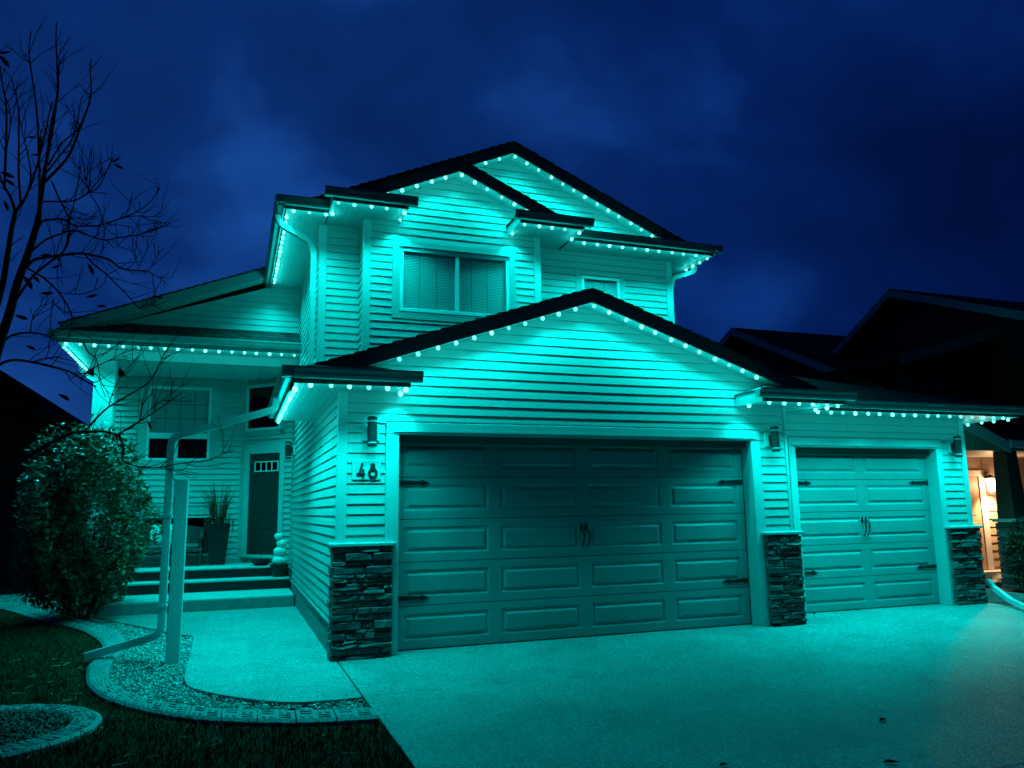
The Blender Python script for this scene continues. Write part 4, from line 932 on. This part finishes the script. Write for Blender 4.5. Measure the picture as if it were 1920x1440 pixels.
up_ = np.stack([rng.normal(0, .5, n), rng.normal(0, .5, n), np.ones(n)], 1); e = np.cross(d, up_); e /= np.linalg.norm(e, axis=1)[:, None]; nn_ = np.cross(e, d)
sz = rng.uniform(.030, .058, n)[:, None]
v = np.stack([c-d*sz, c+e*sz*.5-nn_*sz*.05, c+d*sz*1.1, c-e*sz*.5-nn_*sz*.05], 1)
raw('foliage', v.reshape(-1, 3), np.arange(4)[None]+np.arange(n)[:, None]*4, M['leaf'], SH, kind='stuff').matrix_parent_inverse = PINV[SH.name]
for i in range(9):
    a = i*.7; MB().tube([(BX+.12*math.cos(a), BY+.12*math.sin(a), -.05), (BX+.3*math.cos(a), BY+.3*math.sin(a), .6), (cxs+rx*.55*math.cos(a), BY+.5*math.sin(a), czs+.3), (cxs+rx*.7*math.cos(a), BY+.6*math.sin(a), czs+rz*.6)], [.02, .016, .010, .005], 6).build('branch', M['stem'], SH)

# ------------------------------------------------------------------ bare tree at the left edge
TR = thing('bare_tree', 'nearly leafless young tree with upright dark branches at the left', 'tree', (-3.62, -1.88, -.03))
TY = -1.88
segs = []   # for twigs: (points, radii)
def limb(px, y0, y1, r0, r1, name='branch'):
    n = len(px); pts = [atY(u, v, y0+(y1-y0)*i/(n-1)) for i, (u, v) in enumerate(px)]
    P = smooth3(pts); r1 = max(r1*1.5, .0030) if r1 < .006 else r1*.75; r0 *= (.72 if r0 > .015 else .95); rs = [r0+(r1-r0)*i/(len(P)-1) for i in range(len(P))]
    MB().tube(P, rs, 7 if r0 > .012 else 5).build(name, M['bark'], TR, smooth=True); segs.append((P, rs))
def smooth3(P, n=4):
    out = []
    for i in range(len(P)-1):
        p0, p1, p2, p3 = P[max(i-1, 0)], P[i], P[i+1], P[min(i+2, len(P)-1)]
        for k in range(n):
            t = k/n; out.append(.5*((2*p1)+(p2-p0)*t+(2*p0-5*p1+4*p2-p3)*t*t+(3*p1-p0-3*p2+p3)*t**3))
    out.append(P[-1]); return out
limb([(-75, 1400), (-70, 1200), (-62, 1000), (-45, 850), (-22, 720), (0, 640)], TY, TY, .075, .052, 'trunk')
limb([(0, 640), (18, 587), (34, 528), (52, 478), (67, 430), (74, 400)], TY, TY+.05, .052, .030, 'trunk')
limb([(-45, 850), (-32, 700), (-12, 600), (6, 530), (14, 480), (22, 430), (29, 397)], TY, TY-.15, .040, .022)
limb([(74, 400), (76, 375), (79, 345), (88, 300), (97, 250), (104, 205), (108, 169), (107, 113), (105, 80), (106, 42)], TY+.05, TY+.3, .024, .003)
limb([(74, 400), (84, 330), (95, 240), (108, 180), (110, 140), (112, 110)], TY, TY-.2, .014, .003)
limb([(72, 410), (74, 340), (72, 270), (68, 200), (58, 130), (54, 95), (58, 58)], TY, TY+.2, .016, .003)
limb([(80, 345), (105, 320), (130, 290), (150, 240), (165, 200), (171, 170), (169, 130), (171, 112)], TY, TY+.35, .014, .003)
limb([(86, 325), (110, 295), (135, 262), (146, 225), (150, 195), (155, 180)], TY, TY+.1, .009, .002)
limb([(90, 310), (115, 270), (140, 248), (158, 225)], TY+.1, TY+.4, .009, .003)
limb([(29, 397), (39, 383), (48, 370), (60, 340), (70, 310), (80, 270), (90, 225), (97, 190)], TY-.15, TY, .014, .003)
limb([(29, 397), (20, 370), (8, 350), (2, 335), (-10, 300)], TY-.15, TY-.3, .014, .006)
limb([(39, 383), (35, 330), (35, 280), (35, 215), (32, 190), (24, 155), (22, 145)], TY-.1, TY-.1, .011, .002)
limb([(8, 350), (10, 300), (12, 240), (11, 195), (5, 160), (-2, 120)], TY-.2, TY-.3, .012, .003)
limb([(10, 290), (18, 245), (19, 215), (14, 190)], TY-.25, TY-.2, .006, .002)
limb([(48, 370), (58, 330), (50, 280), (40, 240), (36, 210)], TY, TY+.2, .008, .002)
limb([(70, 430), (80, 415), (95, 412), (110, 411), (125, 415), (140, 423), (160, 424), (190, 422), (225, 410), (255, 398), (280, 380), (300, 352)], TY+.05, TY+.6, .016, .003)
limb([(225, 410), (250, 405), (280, 406), (300, 406), (308, 402)], TY+.45, TY+.5, .005, .002)
limb([(240, 404), (255, 420), (263, 425)], TY+.5, TY+.5, .004, .0015)
limb([(235, 408), (245, 380), (248, 366)], TY+.5, TY+.55, .004, .0015)
limb([(82, 378), (110, 378), (140, 376), (165, 362), (185, 350), (205, 310), (212, 298)], TY, TY+.3, .009, .003)
limb([(160, 365), (180, 345), (200, 320), (208, 308)], TY+.2, TY+.3, .006, .002)
limb([(125, 415), (135, 395), (145, 350), (152, 310), (156, 270)], TY+.1, TY+.2, .007, .002)
limb([(165, 360), (170, 320), (172, 275)], TY+.2, TY+.3, .005, .0015)
limb([(165, 352), (158, 320), (156, 297)], TY+.2, TY+.25, .004, .0015)
limb([(170, 365), (185, 390), (193, 415), (196, 440), (190, 470)], TY+.2, TY+.3, .006, .002)
limb([(165, 355), (150, 335), (136, 318)], TY+.25, TY+.3, .004, .0015)
limb([(97, 340), (110, 370), (125, 400), (130, 410), (128, 440), (120, 470), (108, 488)], TY, TY+.1, .008, .004)
limb([(50, 500), (65, 487), (90, 482), (120, 478), (150, 475), (180, 480), (205, 487), (225, 502), (250, 507), (278, 508)], TY, TY+.7, .020, .005)
limb([(278, 508), (290, 490), (300, 472), (308, 465)], TY+.7, TY+.7, .004, .0015)
limb([(278, 508), (295, 518), (312, 522), (322, 522)], TY+.7, TY+.7, .004, .0015)
limb([(258, 505), (270, 480), (280, 460)], TY+.65, TY+.7, .004, .0015)
limb([(260, 500), (250, 475), (242, 462)], TY+.65, TY+.7, .004, .0015)
limb([(160, 478), (175, 495), (200, 515), (220, 535), (240, 555), (258, 575), (268, 580)], TY+.3, TY+.5, .009, .003)
limb([(268, 580), (285, 572), (290, 570), (289, 555), (289, 540)], TY+.5, TY+.5, .004, .0015)
limb([(60, 470), (85, 450), (110, 440), (140, 432), (175, 445), (200, 450), (220, 446), (260, 440), (285, 430), (303, 418)], TY, TY+.6, .010, .003)
limb([(200, 450), (215, 465), (225, 457)], TY+.4, TY+.4, .004, .0015)
limb([(25, 570), (60, 520), (95, 490), (120, 470), (130, 445), (128, 420)], TY, TY-.3, .012, .004)
limb([(45, 500), (80, 520), (110, 548), (130, 580), (135, 600), (130, 635)], TY, TY+.3, .010, .003)
limb([(110, 548), (150, 552), (185, 540), (200, 525)], TY+.2, TY+.3, .005, .002)
limb([(100, 560), (95, 600), (98, 640)], TY+.2, TY+.3, .005, .002)
limb([(2, 645), (20, 630), (47, 624), (75, 626), (92, 632), (110, 640)], TY, TY+.4, .016, .006)
limb([(57, 622), (60, 600), (70, 580), (85, 570)], TY+.2, TY+.3, .006, .002)
limb([(-20, 700), (6, 680), (31, 675), (60, 679), (94, 687), (131, 697), (156, 712), (180, 725)], TY, TY+.5, .018, .004)
limb([(60, 679), (85, 672), (110, 671), (140, 678)], TY+.2, TY+.3, .007, .002)
limb([(156, 640), (165, 660), (180, 672), (186, 700), (187, 715), (198, 745)], TY+.4, TY+.5, .007, .002)
limb([(187, 715), (178, 700), (150, 702), (128, 712)], TY+.45, TY+.4, .005, .002)
limb([(150, 710), (175, 690), (200, 678), (225, 665), (240, 655)], TY+.5, TY+.6, .006, .002)
limb([(-60, 950), (20, 880), (85, 838), (133, 813), (165, 810), (194, 809), (222, 816)], TY, TY+.7, .026, .011)
limb([(222, 816), (235, 806), (262, 790), (290, 772), (315, 755), (340, 737)], TY+.7, TY+.8, .010, .003)
limb([(222, 816), (230, 832), (232, 850), (229, 862), (250, 873), (275, 877), (300, 876), (325, 872)], TY+.7, TY+.8, .011, .006)
limb([(300, 876), (345, 868), (372, 866), (395, 862), (415, 853), (432, 842)], TY+.8, TY+.9, .006, .002)
limb([(300, 877), (325, 882), (345, 880), (350, 872)], TY+.8, TY+.8, .004, .0015)
limb([(160, 808), (180, 785), (203, 764), (240, 742), (275, 720), (290, 700), (300, 680), (312, 655)], TY+.5, TY+.7, .010, .003)
limb([(203, 764), (212, 735), (230, 700), (250, 680), (268, 650)], TY+.6, TY+.7, .006, .002)
limb([(262, 790), (266, 760), (276, 715)], TY+.7, TY+.75, .005, .002)
limb([(222, 812), (250, 800), (285, 765), (320, 740), (345, 720)], TY+.75, TY+.85, .005, .002)
limb([(229, 862), (227, 840), (215, 826), (200, 820)], TY+.7, TY+.7, .005, .002)
# the far half of the crown, beyond the picture's edge
for px_ in ([(74, 400), (120, 340), (150, 280), (165, 200), (170, 120)], [(60, 470), (110, 430), (160, 400), (210, 340), (240, 270)], [(40, 540), (100, 500), (160, 480), (220, 470), (270, 420)], [(20, 620), (90, 600), (150, 610), (220, 580)],
            [(10, 660), (70, 650), (130, 690), (200, 700)], [(70, 430), (95, 330), (110, 230), (115, 130)], [(30, 560), (80, 460), (110, 380), (140, 300), (150, 240)], [(0, 700), (60, 740), (130, 760), (200, 800)]):
    limb([(-30-u*1.0, v) for u, v in px_], TY-.1, TY+random.uniform(-.6, .4), .016, .003)
# fine twigs along the branches
tw = MB()
for P, rs in segs[2:]:
    L_ = len(P)
    for _ in range(max(3, L_//3)):
        i = random.randint(L_//5, L_-2); p0 = P[i]; d0 = (P[i+1]-P[i]).normalized()
        side = d0.cross(FWD).normalized()*random.choice((-1, 1)); ln = random.uniform(.10, .42)
        d1 = (d0*.8+side*random.uniform(.4, .9)+Vector((0, 0, random.uniform(-.1, .6)))+FWD*random.uniform(-.4, .4)).normalized()
        q = [p0]; dd = d1
        for k in range(4): dd = (dd+Vector((random.gauss(0, .16), random.gauss(0, .16), random.gauss(.10, .14)))).normalized(); q.append(q[-1]+dd*ln/4)
        tw.tube(q, [min(.0042, rs[i]*.8), .0036, .003, .0022, .0014], 4, caps=False)
        if random.random() < .5:
            q2 = [q[2]]; dd = (dd+side*.7).normalized()
            for k in range(3): dd = (dd+Vector((random.gauss(0, .2), random.gauss(0, .2), random.gauss(.08, .15)))).normalized(); q2.append(q2[-1]+dd*ln/6)
            tw.tube(q2, [.0028, .0024, .0018, .0012], 4, caps=False)
tw.build('twigs', M['bark'], TR, kind='stuff')
def tree_leaf(u, v, y, s, rot):
    c = atY(u, v, y); a = RGT*math.cos(rot)+UPV*math.sin(rot); b = -RGT*math.sin(rot)+UPV*math.cos(rot); k = FWD
    pts = [c-a*s, c-a*s*.4+b*s*.24+k*s*.15, c+a*s*.3+b*s*.26+k*s*.2, c+a*s, c+a*s*.3-b*s*.22+k*s*.05, c-a*s*.4-b*s*.2+k*s*.05, c+k*s*.02]
    MB().add(pts, [(0, 6, 1), (1, 6, 2), (2, 6, 3), (3, 6, 4), (4, 6, 5), (5, 6, 0)]).build('leaf', M['deadleaf'], TR)
for u, v, s, r in ((8, 98, .06, .1), (8, 115, .075, -.9), (60, 257, .045, 0), (66, 290, .04, 0), (217, 300, .05, .5), (222, 312, .055, -.5), (14, 328, .07, -.4), (18, 342, .06, -.6), (11, 386, .055, -1.2), (170, 505, .06, -1.1), (52, 530, .08, -1.0), (66, 522, .06, -.8), (88, 550, .06, 0), (172, 555, .055, .2), (190, 574, .045, -.1), (296, 557, .05, -.2), (280, 798, .045, -1.2), (40, 595, .06, -.3), (105, 500, .05, .3), (85, 478, .05, .1), (58, 652, .05, -.4), (120, 745, .06, -.5)):
    tree_leaf(u, v, TY+random.uniform(-.1, .4), s, r)

# fallen leaves on the concrete
LG = 'dead leaves on the driveway'
def ground_leaf(u, v, s, rot, label):
    d = ray(u, v); t_ = (0-CAM.z)/d.z; c = CAM+d*t_; ca, sa = math.cos(rot), math.sin(rot); a = Vector((ca, sa, 0)); b = Vector((-sa, ca, 0)); k = Vector((0, 0, 1))
    pts = [c-a*s+k*.006, c-a*s*.3+b*s*.3+k*.022, c+a*s*.3+b*s*.28+k*.018, c+a*s+k*.012, c+a*s*.3-b*s*.28+k*.014, c-a*s*.3-b*s*.3+k*.02, c+k*.005]
    o = MB().add(pts, [(0, 6, 1), (1, 6, 2), (2, 6, 3), (3, 6, 4), (4, 6, 5), (5, 6, 0)]).build('fallen_leaf', M['deadleaf']); tag(o, label, 'leaf', LG)
ground_leaf(1656, 1352, .055, .3, 'dark dry leaf alone on the driveway, in line with the narrow garage door')
ground_leaf(1671, 1432, .055, -.5, 'dark dry leaf on the driveway nearest the bottom right corner')
ground_leaf(925, 1363, .022, 1.2, 'tiny dark leaf on the driveway before the wide garage door')
ground_leaf(1357, 1437, .04, .2, 'dry leaf at the bottom edge of the driveway')
ground_leaf(1528, 1152, .035, .1, 'crumpled leaf against the foot of the narrow garage door')
ground_leaf(1694, 1236, .025, .9, 'small leaf on the bright concrete before the narrow garage door')
ground_leaf(279, 1255, .05, .2, 'dark leaf lying on the gravel bed below the post')
ground_leaf(548, 1333, .05, .1, 'dark leaf on the gravel near the end of the curb')

# ------------------------------------------------------------------ neighbour house on the right, porch lamp lit
NB = thing('neighbour_house', 'dark neighbouring house with a warm lit porch, beyond the garage', 'house', (15, 6, 0))
def slopebox(name, pts, m, th=.12):
    """roof slab from four corner points, thickened downwards"""
    o = MB().prism(pts, (0, 0, -th)).build(name, m, NB); fix_normals(o); return o
pk = atX(1372, 614, 12.5); ev = atX(1650, 722, 12.5); sl = (pk.z-ev.z)/(pk.y-ev.y); XE = 24.0
slopebox('roof', [(12.5, pk.y, pk.z), (XE, pk.y, pk.z), (XE, ev.y-.3, ev.z-.3*sl), (12.5, ev.y-.3, ev.z-.3*sl)], M['nb_roof'])
slopebox('roof', [(12.5, pk.y, pk.z), (XE, pk.y, pk.z), (XE, 2*pk.y-ev.y, ev.z), (12.5, 2*pk.y-ev.y, ev.z)], M['nb_roof'])
for sgn in (1, -1):
    e = Vector((12.46, pk.y+sgn*(ev.y-.3-pk.y), ev.z-.3*sl))
    o = MB().prism([(12.46, pk.y, pk.z-.02), (12.46, e.y, e.z-.02), (12.46, e.y, e.z-.24), (12.46, pk.y, pk.z-.24)], (.035, 0, 0)).build('rake_board', M['nb_trim'], NB); fix_normals(o)
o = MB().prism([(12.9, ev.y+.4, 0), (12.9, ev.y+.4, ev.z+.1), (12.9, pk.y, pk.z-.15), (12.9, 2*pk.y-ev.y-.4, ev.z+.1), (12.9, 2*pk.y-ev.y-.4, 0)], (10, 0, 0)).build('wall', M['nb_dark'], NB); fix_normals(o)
p2 = atX(1668, 541, 14.0); s2 = .42; yf = 2.2
slopebox('roof', [(14, p2.y, p2.z), (XE, p2.y, p2.z), (XE, yf, p2.z-s2*(p2.y-yf)), (14, yf, p2.z-s2*(p2.y-yf))], M['nb_roof'])
slopebox('roof', [(14, p2.y, p2.z), (XE, p2.y, p2.z), (XE, p2.y+4, p2.z-.56*4), (14, p2.y+4, p2.z-.56*4)], M['nb_roof'])
for ye, ze in ((yf, p2.z-s2*(p2.y-yf)), (p2.y+4, p2.z-.56*4)):
    o = MB().prism([(13.96, p2.y, p2.z-.02), (13.96, ye, ze-.02), (13.96, ye, ze-.22), (13.96, p2.y, p2.z-.22)], (.035, 0, 0)).build('rake_board', M['nb_trim'], NB); fix_normals(o)
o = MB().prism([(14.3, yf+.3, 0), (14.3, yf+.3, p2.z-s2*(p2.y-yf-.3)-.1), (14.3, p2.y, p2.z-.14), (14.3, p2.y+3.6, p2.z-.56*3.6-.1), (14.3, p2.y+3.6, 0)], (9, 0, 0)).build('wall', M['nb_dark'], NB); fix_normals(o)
# front gable running off to the right
a, b = atY(1690, 684, 3.4), atY(1920, 618, 3.4); sg = (b.z-a.z)/(b.x-a.x); xpk = b.x+3.2; zpk = b.z+3.2*sg
slopebox('roof', [(a.x, 3.4, a.z+.2), (xpk, 3.4, zpk+.2), (xpk, 10, zpk+.2), (a.x, 10, a.z+.2)], M['nb_roof'], .16)
slopebox('roof', [(xpk, 3.4, zpk+.2), (2*xpk-a.x, 3.4, a.z+.2), (2*xpk-a.x, 10, a.z+.2), (xpk, 10, zpk+.2)], M['nb_roof'], .16)
o = MB().prism([(a.x, 3.37, a.z), (xpk, 3.37, zpk), (xpk, 3.37, zpk+.22), (a.x, 3.37, a.z+.22)], (0, .03, 0)).build('rake_board', M['nb_wall'], NB); fix_normals(o)
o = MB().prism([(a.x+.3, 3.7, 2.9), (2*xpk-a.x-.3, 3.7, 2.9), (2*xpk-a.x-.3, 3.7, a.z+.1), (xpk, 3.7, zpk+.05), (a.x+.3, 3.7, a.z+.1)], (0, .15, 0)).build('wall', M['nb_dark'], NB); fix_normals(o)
# porch: gable, beam, ceiling, back wall, door, post on a stone base
PYF, PYW = 1.5, 3.1
g0, g1 = atY(1800, 792, PYF), atY(1892, 840, PYF); sp_ = (g1.z-g0.z)/(g1.x-g0.x)
pkx = g0.x-.25; pkz = g0.z-.25*sp_
for s_ in (1, -1):
    e = (pkx+s_*(g1.x-pkx), g1.z)
    slopebox('roof', [(pkx, PYF, pkz+.20), (e[0]+s_*.1, PYF, e[1]+.17), (e[0]+s_*.1, PYW, e[1]+.17), (pkx, PYW, pkz+.20)], M['nb_roof'], .08)
    o = MB().prism([(pkx, PYF-.03, pkz+.14), (e[0], PYF-.03, e[1]+.11), (e[0], PYF-.03, e[1]-.09), (pkx, PYF-.03, pkz-.08)], (0, .028, 0)).build('rake_board', M['nb_trim'], NB); fix_normals(o)
zb_ = atY(1868, 845, PYF).z
o = MB().prism([(2*pkx-g1.x, PYF, zb_), (g1.x, PYF, zb_), (g1.x, PYF, g1.z-.02), (pkx, PYF, pkz), (2*pkx-g1.x, PYF, g1.z-.02)], (0, .08, 0)).build('gable_siding', M['nb_wall'], NB); fix_normals(o)
MB().box(g1.x, 19, PYF-.06, PYF+.05, zb_+.06, zb_+.24).build('gutter', M['nb_trim'], NB)
slopebox('roof', [(g1.x, PYF-.06, zb_+.25), (19, PYF-.06, zb_+.25), (19, PYW+1.5, zb_+1.1), (g1.x, PYW+1.5, zb_+1.1)], M['nb_roof'], .05)
MB().box(2*pkx-g1.x, 19, PYF+.08, PYW, zb_+.0, zb_+.05).build('porch_ceiling', M['nb_trim'], NB)
nw = MB(); nw.box(11.4, 19, PYW, PYW+.2, 0, zb_); nwo = nw.build('wall', M['nb_wall'], NB)
zd0, zd1 = atY(1850, 1068, PYW).z, atY(1822, 893, PYW).z
xa, xb = atY(1822, 980, PYW).x, atY(1851, 980, PYW).x
k = 0
xs0 = xb+.02
while .12+k*.16 < zb_-.05:
    z0 = .12+k*.16; k += 1
    MB().add([(xs0, PYW-.022, z0), (18.9, PYW-.022, z0), (18.9, PYW-.004, z0+.158), (xs0, PYW-.004, z0+.158), (xs0, PYW, z0), (18.9, PYW, z0), (18.9, PYW, z0+.158), (xs0, PYW, z0+.158)], [(0, 1, 2, 3), (4, 7, 6, 5), (0, 4, 5, 1), (3, 2, 6, 7), (0, 3, 7, 4), (1, 5, 6, 2)]).build('siding_board', M['nb_wall'], nwo)
nd = MB().box(xa-.75, xb-.16, PYW-.03, PYW-.0005, zd0, zd1).build('door', mat('neighbour_door', (.34, .22, .13), .5, .3), NB)
MB().box(xa-.60, xb-.32, PYW-.042, PYW-.03, zd0+.25, zd0+.95).build('door_panel', bpy.data.materials['neighbour_door'], nd, bevel=.008).matrix_parent_inverse = Matrix.Identity(4)
MB().box(xa-.60, xb-.32, PYW-.042, PYW-.03, zd0+1.1, zd1-.2).build('door_panel', bpy.data.materials['neighbour_door'], nd, bevel=.008).matrix_parent_inverse = Matrix.Identity(4)
MB().box(xb-.16, xb, PYW-.05, PYW-.0005, zd0, zd1+.12).build('door_casing', M['nb_trim'], NB)
MB().box(xa-.9, xb-.16, PYW-.05, PYW-.0005, zd1, zd1+.12).build('door_casing', M['nb_trim'], NB)
MB().box(11.2, 18, PYW-.35, PYW, -.05, zd0-.01).build('porch_step', M['nb_trim'], NB)
q1 = atY(1906, 900, PYF+.1).x; q0 = q1-.26
zc_ = atY(1890, 973, PYF).z
o = MB().add([(q0, PYF+.05, zb_), (q1+.02, PYF+.05, zb_), (q1+.02, PYF+.31, zb_), (q0, PYF+.31, zb_), (q0-.03, PYF, zc_), (q1+.06, PYF, zc_), (q1+.06, PYF+.34, zc_), (q0-.03, PYF+.34, zc_)], [(0, 1, 2, 3), (7, 6, 5, 4), (0, 4, 5, 1), (1, 5, 6, 2), (2, 6, 7, 3), (3, 7, 4, 0)]).build('porch_post', M['nb_post'], NB); fix_normals(o)
MB().box(q0-.10, q1+.16, PYF-.08, PYF+.40, zc_-.06, zc_-.001).build('stone_cap', M['nb_trim'], NB)
nbp = MB().box(q0-.02, q1+.1, PYF+.03, PYF+.36, 0, zc_-.06).build('stone_base', M['joint'], NB)
zz = .01
while zz < zc_-.10:
    h = random.uniform(.05, .12); x = q0-.07
    while x < q1+.14:
        e = min(q1+.16, x+random.uniform(.15, .35))
        for yy0, yy1 in ((PYF-.03+random.uniform(-.02, .01), PYF+.035),):
            MB().box(x+.004, e-.004, yy0, yy1, zz, min(zc_-.065, zz+h-.006)).build('stone', random.choice(STONES), nbp, bevel=.008).matrix_parent_inverse = Matrix.Identity(4)
        x = e
    MB().box(q0-.075-random.uniform(0, .02), q0-.02, PYF+.036, PYF+.36, zz, min(zc_-.065, zz+h-.006)).build('stone', random.choice(STONES), nbp, bevel=.008).matrix_parent_inverse = Matrix.Identity(4)
    zz += h
lp = atY(1858, 908, PYW-.14)
WL = thing('porch_lamp', 'lit lantern glowing beside the neighbouring front door', 'wall lamp', (lp.x, PYW-.02, lp.z))
MB().box(lp.x-.06, lp.x+.06, PYW-.045, PYW-.024, lp.z-.05, lp.z+.18).build('backplate', M['iron'], WL)
MB().lathe([(.0, .13), (.05, .15), (.10, .13), (.02, .20), (.0, .20)], lp, 10).build('cap', M['iron'], WL)
MB().lathe([(.0, -.16), (.06, -.15), (.085, .12), (.0, .125)], lp, 12).build('glass', M['lampglass'], WL)
ld = bpy.data.lights.new('porch_lamp', 'POINT'); ld.energy = 30; ld.color = (1.0, .62, .32); ld.shadow_soft_size = .09
lo = bpy.data.objects.new('porch_lamp_light', ld); COL.objects.link(lo); lo.location = lp+Vector((0, -.16, -.02)); lo.parent = WL; lo.matrix_parent_inverse = PINV[WL.name]

# extra spot added to brighten the wall by the door and spare the driveway
ls = bpy.data.lights.new('added_porch_spot', 'SPOT'); ls.energy = 230; ls.color = (1.0, .62, .32); ls.spot_size = math.radians(116); ls.spot_blend = .6; ls.shadow_soft_size = .06
lo = bpy.data.objects.new('added_porch_spot_light', ls); COL.objects.link(lo); lo.location = lp+Vector((0, -.16, -.18)); lo.parent = WL; lo.matrix_parent_inverse = PINV[WL.name]; lo.rotation_euler = (.35, 0, 0)
# planting and edging before the neighbour's porch
def small_shrub(name, c, rx, rz, n, label, leafs=.045):
    t = thing(name, label, 'shrub', c); d = rng.normal(0, 1, (n, 3)); d /= np.linalg.norm(d, axis=1)[:, None]; r = (1-.5*rng.random(n)**2)*(1+.18*np.sin(4*np.arctan2(d[:, 1], d[:, 0])+5*d[:, 2]))
    p = np.stack([c[0]+d[:, 0]*rx*r, c[1]+d[:, 1]*rx*r, c[2]+rz+d[:, 2]*rz*r], 1); a = rng.normal(0, 1, (n, 3)); a /= np.linalg.norm(a, axis=1)[:, None]; b = np.cross(a, rng.normal(0, 1, (n, 3))); b /= np.linalg.norm(b, axis=1)[:, None]
    s = rng.uniform(.6, 1.2, n)[:, None]*leafs; v = np.stack([p-a*s, p+b*s*.45, p+a*s, p-b*s*.45], 1)
    o = raw('foliage', v.reshape(-1, 3), np.arange(4)[None]+np.arange(n)[:, None]*4, M['plant'], t, kind='stuff'); o.matrix_parent_inverse = PINV[t.name]
    MB().tube([(c[0], c[1], c[2]-.05), (c[0], c[1], c[2]+rz)], [.03, .02], 6).build('stem', M['stem'], t)
cs = atY(1906, 1060, 1.0)
small_shrub('shrub', (cs.x+.42, 1.0, .05), .40, .60, 2600, 'dark shrub in front of the neighbouring porch post')
def gpt(u, v, z=0): d = ray(u, v); return CAM+d*((z-CAM.z)/d.z)
def rock(u, v, r, label, m):
    c = gpt(u, v); n = 10; vs = []; fs = []
    for i in range(6):
        ph = math.pi*i/5
        for k in range(n): a_ = 2*math.pi*k/n; q = r*random.uniform(.8, 1.15); vs.append((c.x+q*math.sin(ph)*math.cos(a_)*1.5, c.y+q*math.sin(ph)*math.sin(a_), c.z+.3*r-q*math.cos(ph)*.55))
    for i in range(5):
        for k in range(n): fs.append((i*n+k, i*n+(k+1) % n, (i+1)*n+(k+1) % n, (i+1)*n+k))
    o = MB().add(vs, fs).build('rock', m); tag(o, label, 'rock', 'rocks in the neighbouring bed')
rock(1862, 1098, .16, 'rock closest to the stone pier in the neighbouring bed', STONES[2])
rock(1890, 1094, .24, 'largest dark rock in the neighbouring bed', STONES[5])
rock(1912, 1104, .13, 'small rock at the right edge of the neighbouring bed', STONES[8])
e0, e1 = gpt(1852, 1112), gpt(1960, 1128)
o = MB().prism([(e0.x, e0.y, -.06), (e1.x, e1.y, -.06), (e1.x+.1, e1.y+.3, -.06), (e0.x+.1, e0.y+.3, -.06)], (0, 0, .13)).build('bed_border', M['concrete']); fix_normals(o); tag(o, 'pale low border of the neighbouring flower bed', 'garden edging')
o = MB().add([(9.62, -14, -.035), (16, -14, -.035), (16, 6, -.035), (9.62, 6, -.035)], [(0, 1, 2, 3)]).build('side_yard', M['gravelbed'], kind='structure')

# ------------------------------------------------------------------ dark house beyond the lawn on the left
NL = thing('neighbour_house', 'black silhouette of a neighbouring house roof at the far left', 'house', (-16, 17, 0))
YN = 15.0; A = atY(-120, 618, YN); B = atY(70, 738, YN); C_ = atY(172, 806, YN)
o = MB().prism([A, B, (B.x, YN, B.z-.25), (A.x, YN, A.z-.25)], (0, 9, 0)).build('roof', M['nb_roof'], NL); fix_normals(o)
o = MB().prism([(B.x-.6, YN-1, B.z-.12), (C_.x, YN-1, C_.z), (C_.x, YN-1, C_.z-.25), (B.x-.6, YN-1, B.z-.4)], (0, 10, 0)).build('roof', M['nb_roof'], NL); fix_normals(o)
o = MB().prism([A, (2*A.x-C_.x, YN, C_.z), (2*A.x-C_.x, YN, C_.z-.25), (A.x, YN, A.z-.25)], (0, 9, 0)).build('roof', M['nb_roof'], NL); fix_normals(o)
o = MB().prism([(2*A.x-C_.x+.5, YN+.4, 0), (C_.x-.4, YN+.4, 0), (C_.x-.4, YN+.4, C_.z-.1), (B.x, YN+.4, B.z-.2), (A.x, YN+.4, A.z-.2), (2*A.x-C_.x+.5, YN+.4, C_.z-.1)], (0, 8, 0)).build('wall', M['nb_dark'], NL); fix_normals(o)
